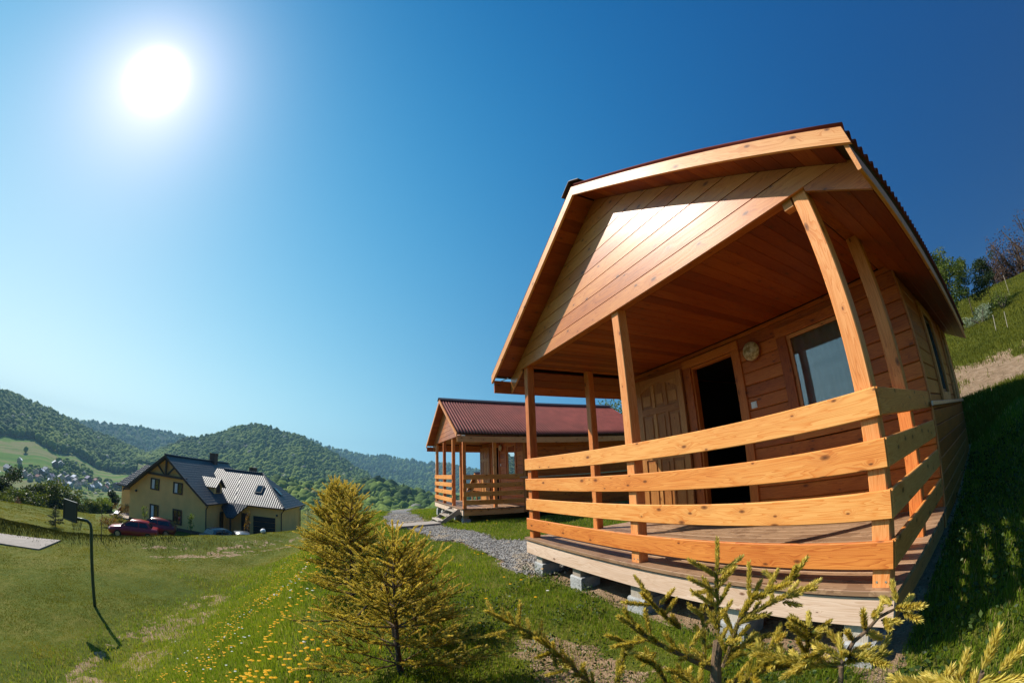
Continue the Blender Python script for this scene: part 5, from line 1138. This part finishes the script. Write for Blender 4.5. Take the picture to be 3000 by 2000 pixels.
BR={'T2':[([(3.917,-1.325,0.138),(3.893,-1.304,0.231),(3.887,-1.292,0.303)],0.016,0.013,0),([(3.889,-1.294,0.296),(3.857,-1.259,0.384),(3.829,-1.229,0.478)],0.004,0.003,1),([(3.919,-1.307,0.239),(3.95,-1.288,0.374),(3.977,-1.271,0.427)],0.006,0.004,1),([(3.977,-1.271,0.427),(4.07,-1.245,0.477),(4.085,-1.245,0.488)],0.004,0.003,1),([(3.956,-1.284,0.373),(3.999,-1.193,0.403),(4.048,-1.114,0.412)],0.004,0.003,1),([(3.887,-1.314,0.224),(3.848,-1.392,0.289),(3.823,-1.47,0.352),(3.804,-1.523,0.406)],0.007,0.004,1),([(3.726,-1.265,0.29),(3.696,-1.301,0.333),(3.676,-1.34,0.387)],0.003,0.003,1),([(3.841,-1.289,0.208),(3.777,-1.222,0.287),(3.737,-1.186,0.339)],0.004,0.003,1),([(3.931,-1.31,0.182),(3.99,-1.303,0.232),(4.054,-1.307,0.267),(4.163,-1.298,0.294)],0.006,0.003,1),([(3.705,-1.5,0.128),(3.707,-1.468,0.261),(3.715,-1.46,0.306)],0.004,0.003,1),([(3.951,-1.324,0.182),(4.002,-1.317,0.221),(4.022,-1.292,0.281),(4.051,-1.275,0.324)],0.004,0.003,1),([(3.893,-1.347,0.173),(3.843,-1.436,0.218),(3.832,-1.457,0.266),(3.812,-1.483,0.304)],0.004,0.003,1),([(3.92,-1.331,0.165),(3.818,-1.333,0.177),(3.774,-1.324,0.201)],0.004,0.003,1),([(3.912,-1.299,0.26),(3.914,-1.239,0.266),(3.942,-1.162,0.275)],0.004,0.003,1)],'S2':[((3.832,-1.227,0.478),(3.822,-1.21,0.562)),((3.828,-1.235,0.467),(3.787,-1.291,0.519)),((3.834,-1.23,0.466),(3.871,-1.164,0.503)),((3.837,-1.234,0.447),(3.886,-1.222,0.488)),((3.971,-1.275,0.428),(3.956,-1.253,0.511)),((4.07,-1.245,0.477),(4.102,-1.225,0.522)),((4.023,-1.228,0.464),(3.984,-1.22,0.483)),((4.029,-1.129,0.399),(4.07,-1.077,0.421)),((3.95,-1.288,0.374),(3.969,-1.279,0.421)),((3.681,-1.334,0.387),(3.631,-1.356,0.461)),((3.678,-1.342,0.379),(3.647,-1.415,0.401)),((3.681,-1.311,0.371),(3.7,-1.272,0.412)),((3.693,-1.304,0.333),(3.718,-1.281,0.386)),((3.807,-1.521,0.404),(3.797,-1.55,0.431)),((3.816,-1.469,0.366),(3.805,-1.477,0.426)),((3.814,-1.48,0.353),(3.788,-1.563,0.353)),((3.838,-1.255,0.427),(3.808,-1.316,0.476)),((3.846,-1.246,0.434),(3.796,-1.28,0.419)),((4.012,-1.178,0.391),(4.051,-1.161,0.381)),((3.853,-1.262,0.385),(3.814,-1.312,0.438)),((3.715,-1.46,0.306),(3.696,-1.513,0.339)),((3.718,-1.472,0.284),(3.754,-1.437,0.273)),((3.853,-1.376,0.284),(3.863,-1.323,0.239)),((3.827,-1.458,0.316),(3.818,-1.488,0.29)),((3.853,-1.365,0.301),(3.866,-1.347,0.336)),((4.049,-1.312,0.265),(4.021,-1.304,0.306)),((3.995,-1.298,0.235),(4.044,-1.331,0.24)),((3.767,-1.208,0.328),(3.733,-1.228,0.347)),((3.762,-1.202,0.349),(3.767,-1.181,0.385)),((3.919,-1.306,0.308),(3.963,-1.304,0.326)),((3.93,-1.29,0.346),(3.911,-1.309,0.39))],'S3':[((4.323,-1.237,0.419),(4.391,-1.278,0.443)),((4.327,-1.233,0.427),(4.313,-1.221,0.467)),((4.341,-1.233,0.419),(4.345,-1.166,0.418)),((4.342,-1.235,0.413),(4.382,-1.262,0.407)),((4.29,-1.251,0.407),(4.289,-1.211,0.422)),((4.27,-1.269,0.383),(4.277,-1.309,0.44)),((4.299,-1.252,0.4),(4.336,-1.245,0.394)),((4.275,-1.27,0.377),(4.29,-1.214,0.341)),((4.251,-1.285,0.363),(4.242,-1.308,0.394)),((4.318,-1.235,0.426),(4.288,-1.209,0.43)),((4.308,-1.25,0.397),(4.334,-1.306,0.408)),((4.242,-1.3,0.339),(4.194,-1.295,0.385)),((4.246,-1.3,0.338),(4.267,-1.228,0.326)),((4.282,-1.249,0.416),(4.293,-1.279,0.419)),((4.155,-1.31,0.392),(4.135,-1.274,0.41)),((4.149,-1.312,0.394),(4.14,-1.369,0.436)),((4.159,-1.311,0.386),(4.181,-1.301,0.385))],'T3':[([(4.24,-1.314,0.316),(4.243,-1.298,0.342),(4.252,-1.284,0.363),(4.272,-1.269,0.38),(4.287,-1.234,0.397),(4.306,-1.215,0.403),(4.317,-1.2,0.404)],0.006,0.003,0),([(4.107,-1.212,0.271),(4.119,-1.235,0.333),(4.135,-1.268,0.373)],0.003,0.003,1),([(4.257,-1.351,0.347),(4.215,-1.334,0.362),(4.189,-1.341,0.348),(4.169,-1.339,0.325)],0.004,0.003,1),([(4.251,-1.318,0.345),(4.282,-1.339,0.352),(4.325,-1.328,0.348)],0.004,0.003,1),([(4.25,-1.325,0.332),(4.282,-1.29,0.332),(4.321,-1.259,0.327)],0.004,0.003,1),([(4.24,-1.314,0.316),(4.134,-1.303,0.308),(4.066,-1.303,0.306),(4.015,-1.305,0.311)],0.004,0.003,1)],'S4':[((4.531,-1.484,0.424),(4.547,-1.468,0.475)),((4.498,-1.45,0.385),(4.501,-1.43,0.421)),((4.558,-1.484,0.424),(4.589,-1.478,0.458)),((4.529,-1.491,0.413),(4.602,-1.482,0.411)),((4.472,-1.457,0.379),(4.479,-1.443,0.4)),((4.515,-1.479,0.395),(4.452,-1.45,0.394)),((4.493,-1.453,0.381),(4.439,-1.435,0.384)),((4.477,-1.456,0.379),(4.388,-1.445,0.383))],'T4':[([(4.531,-1.437,0.311),(4.532,-1.474,0.382),(4.533,-1.484,0.424)],0.006,0.004,0),([(4.525,-1.465,0.359),(4.498,-1.454,0.379),(4.452,-1.437,0.378)],0.004,0.003,1)],'T5':[([(3.551,-1.4,-0.048),(3.501,-1.439,0.075),(3.467,-1.489,0.142),(3.428,-1.54,0.206),(3.392,-1.573,0.244),(3.339,-1.61,0.27),(3.292,-1.647,0.291),(3.262,-1.676,0.312)],0.006,0.003,1),([(3.436,-1.534,0.197),(3.472,-1.545,0.166)],0.003,0.003,1)],'S5':[((3.348,-1.613,0.274),(3.342,-1.603,0.358)),((3.346,-1.623,0.269),(3.338,-1.716,0.257)),((3.34,-1.625,0.279),(3.338,-1.643,0.324)),((3.394,-1.558,0.23),(3.391,-1.552,0.295)),((3.383,-1.574,0.235),(3.382,-1.614,0.249)),((3.426,-1.529,0.197),(3.433,-1.534,0.226)),((3.318,-1.657,0.301),(3.309,-1.708,0.335)),((3.446,-1.519,0.17),(3.457,-1.514,0.2)),((3.473,-1.504,0.138),(3.465,-1.572,0.133)),((3.501,-1.478,0.12),(3.51,-1.467,0.159)),((3.352,-1.642,0.238),(3.353,-1.682,0.251)),((3.474,-1.493,0.147),(3.486,-1.516,0.148))],'T1':[([(2.088,-1.84,-0.804),(1.993,-1.84,-0.584),(1.863,-1.873,-0.209),(1.8,-1.901,0.082)],0.022,0.012,0),([(1.8,-1.901,0.082),(1.808,-2.082,0.227),(1.834,-2.214,0.367)],0.008,0.004,1),([(1.8,-1.901,0.082),(1.776,-1.846,0.206),(1.753,-1.798,0.36)],0.007,0.003,1),([(1.8,-1.894,0.082),(1.846,-1.689,0.217),(1.834,-1.613,0.355)],0.006,0.003,1),([(1.811,-1.897,0.041),(2.112,-2.129,-0.109),(2.221,-2.406,-0.074),(2.276,-2.468,-0.057)],0.007,0.003,1)]}
big_spruce('young_spruce', 'nearest spruce before the deck edge, with a cut grey trunk stub and tall leader', BR['T2'], BR['S2'], 2, base=(3.93, -1.30, float(H(3.93, -1.3))))
big_spruce('young_spruce', 'spruce branch reaching up to the deck corner above a concrete block', BR['T3'], BR['S3'], 3, base=(4.35, -1.35, float(H(4.35, -1.35))))
big_spruce('young_spruce', 'spruce whose thick golden shoots poke in at the bottom right corner', BR['T4'], BR['S4'], 4, base=(4.62, -1.62, float(H(4.62, -1.62))), nl=.019, per_m=4600)
big_spruce('young_spruce', 'low spruce with one long arching branch between the two larger spruces', BR['T5'], BR['S5'], 5, base=(3.35, -1.75, float(H(3.35, -1.75))))
big_spruce('young_spruce', 'spruce fork rising above the large golden spruce', BR['T1'], [], 6, base=(2.02, -1.84, float(H(2.02, -1.84))), per_m=1100, nl=.014, nw=.0018, ln=.075, step=.035)
spruce((1.98, -1.86, float(H(1.98, -1.86))), .98, .66, 11, 'large golden spruce left of the deck, closest on the bank', 7, 6, 1500, .016, .0034, .09, .068)
spruce((1.25, -1.62, float(H(1.25, -1.62))), .70, .45, 12, 'bushy spruce right behind the large golden one', 7, 6, 1200, .015, .0036, .085, .06)
spruce((.2, -2.12, float(H(.2, -2.12))), 1.2, .55, 13, 'second row spruce with a full crown, half way along the bank', 10, 7, 900, .017, .0045, .09, .065)
spruce((-1.5, -2.35, float(H(-1.5, -2.35))), 1.3, .62, 14, 'round-topped spruce further along the bank', 10, 8, 700, .02, .006, .095, .06)
spruce((-2.9, -2.2, float(H(-2.9, -2.2))), 1.25, .75, 15, 'hindmost spruce but one on the bank', 10, 8, 550, .02, .008, .1, .08)
spruce((-4.6, -2.45, float(H(-4.6, -2.45))), 1.2, .7, 16, 'hindmost spruce on the bank', 9, 7, 450, .022, .009, .1, .09)

# ------------------------------------------------------------------ grass, weeds and dandelions
MT['blade'] = leaf('grass_blades', [(0, (.055, .10, .010)), (.3, (.13, .21, .016)), (.6, (.23, .31, .022)), (.82, (.30, .31, .04)), (1, (.50, .40, .19))], .55, .45, .2)
MT['lawn_blade'] = leaf('mown_grass_blades', [(0, (.055, .070, .009)), (.35, (.13, .142, .015)), (.65, (.235, .225, .026)), (.85, (.33, .28, .06)), (1, (.38, .29, .13))], .6, .4, .15)
def blades(name, x, y, h, wd, cv, label, lean=.5, mat='blade'):
    n = len(x); z = H(x, y); a = RNG.uniform(0, 2 * np.pi, n); dx, dy = np.cos(a), np.sin(a); b = RNG.uniform(0, 2 * np.pi, n); ld = RNG.random(n) * lean * h; lx, ly = np.cos(b) * ld, np.sin(b) * ld
    B = np.stack([x, y, z - .01], 1); s = np.stack([dx * wd, dy * wd, 0 * x], 1) * .5
    V = np.stack([B - s, B + s, B + s * .8 + np.stack([lx * .35, ly * .35, h * .55], 1), B + np.stack([lx, ly, h * RNG.uniform(.85, 1.05, n)], 1), B - s * .8 + np.stack([lx * .35, ly * .35, h * .55], 1)], 1).reshape(-1, 3)
    o = npmesh(name, V, np.arange(n * 5), np.full(n, 5), MT[mat], np.repeat(np.clip(cv, 0, 1), 5)); tag(o, label, 'grass', kind='stuff'); return o
def polar(n, az0, az1, d0, d1, p):
    A = np.radians(RNG.uniform(az0, az1, n)); u = RNG.random(n); D = (d0 ** p + u * (d1 ** p - d0 ** p)) ** (1 / p)
    return CAM.x + D * np.sin(A), CAM.y + D * np.cos(A), D
def ok(x, y):
    cab = ((x > -.03) & (x < 4.03) & (y > .06) & (y < 6.9)) | ((x > -10.6) & (x < -6.5) & (y > 1.2) & (y < 8.1))
    slab = ((x > -.97) & (x < 0) & (y > -.2) & (y < 1.2)) | ((x > -7.1) & (x < -6.2) & (y > -.9) & (y < .35))
    return ~cab & ~slab & (RNG.random(len(x)) > path_mask(x, y) * 1.3)
# terrace turf and bank, near
x, y, D = polar(560000, -150, 12, .5, 22, .6); k = ok(x, y) & (y > bank_toe(x) - .6 + 4.5 * RNG.random(len(x)) ** 1.3 + (fbm(x, y, .4, 81) - .5) * 4) & (y < 9)
x, y, D = x[k], y[k], D[k]; s_, sd = soil_mask(x, y); k = RNG.random(len(x)) > np.maximum(s_ * .93, sd * .9); x, y, D = x[k], y[k], D[k]
bank = sstep(-2.3, -3.4, y); tall = .030 + .045 * bank + .045 * fbm(x, y, 1.6, 41); tall *= (.5 + fbm(x, y, 3.5, 42)); shade = fbm(x, y, .8, 43)
tall = tall * np.where((x > 4.2) & (y > -.8), 1.25, 1.0)
cvv = .10 + .55 * shade + RNG.uniform(-.15, .2, len(x)) + .12 * bank; cvv = np.where(RNG.random(len(x)) < .05 + .16 * fbm(x, y, .9, 83) + .22 * (s_[k] if len(s_) == len(k) else 0) * (y > -2.4), RNG.uniform(.8, 1, len(x)), cvv)
blades('grass', x, y, tall * (1 + .02 * D), .0024 + .0010 * D, cvv, 'fine grass on the bank and round the cabins')
# mown lower lawn
x, y, D = polar(300000, -142, -92, 7, 46, .8); k = (y < bank_toe(x) - .2 + 4.5 * RNG.random(len(x)) + (fbm(x, y, .4, 81) - .5) * 4) & (RNG.random(len(x)) > track_mask(x, y) * .9)
x, y, D = x[k], y[k], D[k]; hh = np.hypot(x + 38, y + 19); k = (hh > 10); x, y, D = x[k], y[k], D[k]
cvv = -.12 + .75 * fbm(x, y, .22, 50) + .45 * fbm(x, y, 1.3, 51) + RNG.uniform(-.12, .12, len(x)); blades('lawn_grass', x, y, (.018 + .05 * fbm(x, y, .9, 52) ** 2) * (1 + .012 * D), .002 + .0009 * D, cvv, 'short mown grass of the lower lawn', mat='lawn_blade')
# long rough grass on the berm; dark blade colours paint in the slope's shade
al = -7 + 6.5 * RNG.normal(size=30000); ac = RNG.normal(size=30000) * 1.1; x = -16.6 - .5 * al + .866 * ac; y = -20.0 + .866 * al + .5 * ac; D = np.hypot(x - 4.5, y + 2.1)
MT['berm_blade'] = leaf('berm_shade_blades', [(0, (.022, .034, .007)), (.5, (.06, .07, .012)), (.85, (.13, .11, .025)), (1, (.20, .16, .05))], .7, .15, .1)
blades('berm_grass', x, y, .10 + .10 * fbm(x, y, .8, 57), .028 + 0 * x, fbm(x, y, .9, 58) * .8 + RNG.uniform(-.15, .2, len(x)), 'rough grass covering the berm, shade of its slope put into the blade colour', mat='berm_blade')
# slope behind the cabin
x, y, D = polar(70000, -6, 14, 9, 34, .7); s_, sd = soil_mask(x, y); k = (RNG.random(len(x)) > sd * .99) & ok(x, y) & (y > 5); x, y, D = x[k], y[k], D[k]
blades('hill_grass', x, y, .09 + .08 * fbm(x, y, .8, 55), .004 + .0012 * D, .12 + .42 * fbm(x, y, .5, 56) + RNG.uniform(-.1, .15, len(x)), 'rough meadow grass on the slope behind the cabin', mat='lawn_blade')
# broad-leaved weeds in the shade right of the deck and along its foot
MT['weed'] = leaf('weed_leaves', [(0, (.018, .035, .008)), (.5, (.045, .085, .016)), (1, (.12, .17, .04))], .5, .35, .25)
def weeds(n, sx, sy, keep, size, name, label):
    x = RNG.uniform(*sx, n); y = RNG.uniform(*sy, n); k = keep(x, y); x, y = x[k], y[k]; n = len(x); R = rotrand(n); m = 5
    X = np.repeat(x, m) + RNG.normal(size=n * m) * .03; Y = np.repeat(y, m) + RNG.normal(size=n * m) * .03; Zb = H(X, Y) + RNG.random(n * m) * .14 * np.repeat(.4 + fbm(x, y, 2, 61), m)
    Rr = rotrand(n * m); s = size * RNG.uniform(.5, 1.4, (n * m, 1, 1)); V = np.einsum('nij,kj->nki', Rr, QD) * s + np.stack([X, Y, Zb], 1)[:, None]
    o = npmesh(name, V.reshape(-1, 3), np.arange(n * m * 4), np.full(n * m, 4), MT['weed'], np.repeat(RNG.random(n * m), 4)); tag(o, label, 'weeds', kind='stuff')
weeds(9000, (4.05, 9), (-1.3, 5.5), lambda x, y: RNG.random(len(x)) < .55 + .6 * fbm(x, y, 1.5, 60) - .3, .034, 'weeds', 'leafy green weeds in the shade right of the deck')
weeds(2600, (-.2, 4.2), (-1.9, .06), lambda x, y: fbm(x, y, 1.8, 63) > .52, .026, 'weeds', 'low leafy weeds in the worn turf before the deck')
# dandelions
MT['dandelion'] = leaf('dandelion_yellow', [(0, (.85, .36, .005)), (1, (.98, .50, .01))], .6, .3, .1)
MT['puff'] = leaf('dandelion_seed_heads', [(0, (.55, .55, .52)), (1, (.8, .8, .78))], .8, .5, .1)
MT['stalk'] = plain('flower_stalk', (.12, .17, .05), .6)
def head_mesh(seed, white=False):
    rng = np.random.default_rng(seed); n = 46 if not white else 60; Vs = []
    for i in range(n):
        a = rng.uniform(0, 6.28); e = rng.uniform(.1, 1.35) if not white else math.asin(rng.uniform(-.8, 1)); r = .015 if not white else .015; w_ = .0045 if not white else .003
        d = np.array([math.cos(a) * math.cos(e), math.sin(a) * math.cos(e), math.sin(e) * (.9 if not white else 1)]); t = np.array([-math.sin(a), math.cos(a), 0])
        Vs.append([d * r * .1 - t * w_ * .3, d * r * .1 + t * w_ * .3, d * r + t * w_ * .6, d * r - t * w_ * .6])
    V = np.array(Vs).reshape(-1, 3); me_o = npmesh('flower_head', V, np.arange(n * 4), np.full(n, 4), MT['puff' if white else 'dandelion'], rng.random(n * 4)); return me_o
heads = [head_mesh(1), head_mesh(2), head_mesh(3, True)]; HM = [o.data for o in heads]
for o in heads: bpy.data.objects.remove(o)
SM = []
for hgt in (.09, .13, .17):
    mb = MB(); mb.tube([(0, 0, -.01), (.006, .003, hgt * .6), (.004, 0, hgt)], .0022, 5); o = mb.build('dandelion', 'stalk'); SM.append((o.data, hgt)); bpy.data.objects.remove(o)
x, y, D = polar(16000, -140, -62, 1.3, 24, .75)
dens = (sstep(.38, .66, fbm(x, y, .6, 71)) * .9 + .08) * np.where(y < -2.3, sstep(2.0, 5.8, y - bank_toe(x)), .04) * np.where(D < 3.6, .9, .8); k = ok(x, y) & (y > bank_toe(x) + 1.2) & (y < 1.5) & (RNG.random(len(x)) < dens)
x, y, D = x[k], y[k], D[k]; wht = (RNG.random(len(x)) < .30 * sstep(.5, .7, fbm(x, y, .4, 72)) + .03)
order = np.argsort(D); NI = 290; zz = H(x, y)
for i in order[:NI]:
    me_, hgt = SM[random.randrange(3)]; o = bpy.data.objects.new('dandelion', me_); C.objects.link(o); o.location = (x[i], y[i], zz[i]); o.rotation_euler = (random.uniform(-.2, .2), random.uniform(-.2, .2), random.uniform(0, 6.28)); s_ = random.uniform(.75, 1.1); o.scale = (s_, s_, s_)
    w_ = bool(wht[i]); o['label'] = 'white dandelion seed head standing in the bank grass' if w_ else 'yellow dandelion flower in the bank grass'; o['category'] = 'dandelion'; o['group'] = 'dandelion seed heads on the bank' if w_ else 'yellow dandelions on the bank'
    hd = bpy.data.objects.new('flower_head', HM[2 if w_ else random.randrange(2)]); C.objects.link(hd); hd.parent = o; hd.location = (.004, 0, hgt)
rest = order[NI:]; n = len(rest)
if n:
    T = []; 
    for k in range(7): a = k * 2 * math.pi / 7; T.append((math.cos(a), math.sin(a), .1))
    T = np.array([(0, 0, .5)] + T) * .014; TF = np.array([(0, 1 + k, 1 + (k + 1) % 7) for k in range(7)])
    sc = np.repeat((1 + .035 * D[rest])[:, None], 3, 1); pos = np.stack([x[rest], y[rest], zz[rest] + .13 + RNG.random(n) * .07], 1)
    m2 = leaf('far_dandelions', [(0, (.85, .42, .01)), (.5, (.9, .48, .01)), (.55, (.6, .6, .56)), (1, (.75, .75, .72))], .6, .3, .1)
    o = scatter(T, TF, pos, sc, rotz(n), 'dandelions', m2, np.repeat(np.where(wht[rest], .9, .2), 8)); tag(o, 'more dandelions far along the bank', 'dandelions', kind='stuff')

# ------------------------------------------------------------------ the valley air
haze = bpy.data.meshes.new('haze'); bx = [(x_, y_, z_) for x_ in (-3050, 190) for y_ in (-2750, 1650) for z_ in (-110, 235)]
haze.from_pydata(bx, [], [(0, 1, 3, 2), (4, 6, 7, 5), (0, 4, 5, 1), (2, 3, 7, 6), (0, 2, 6, 4), (1, 5, 7, 3)]); ho = bpy.data.objects.new('haze', haze); C.objects.link(ho); tag(ho, 'thin blue valley air', 'haze', kind='stuff')
m, t, b = newmat('valley_air'); t.nodes.remove(b); pv = t.nodes.new('ShaderNodeVolumePrincipled'); pv.inputs['Color'].default_value = (.42, .78, 1, 1); pv.inputs['Density'].default_value = .00019; pv.inputs['Anisotropy'].default_value = .0
t.links.new(pv.outputs[0], t.nodes['Material Output'].inputs['Volume']); haze.materials.append(m)
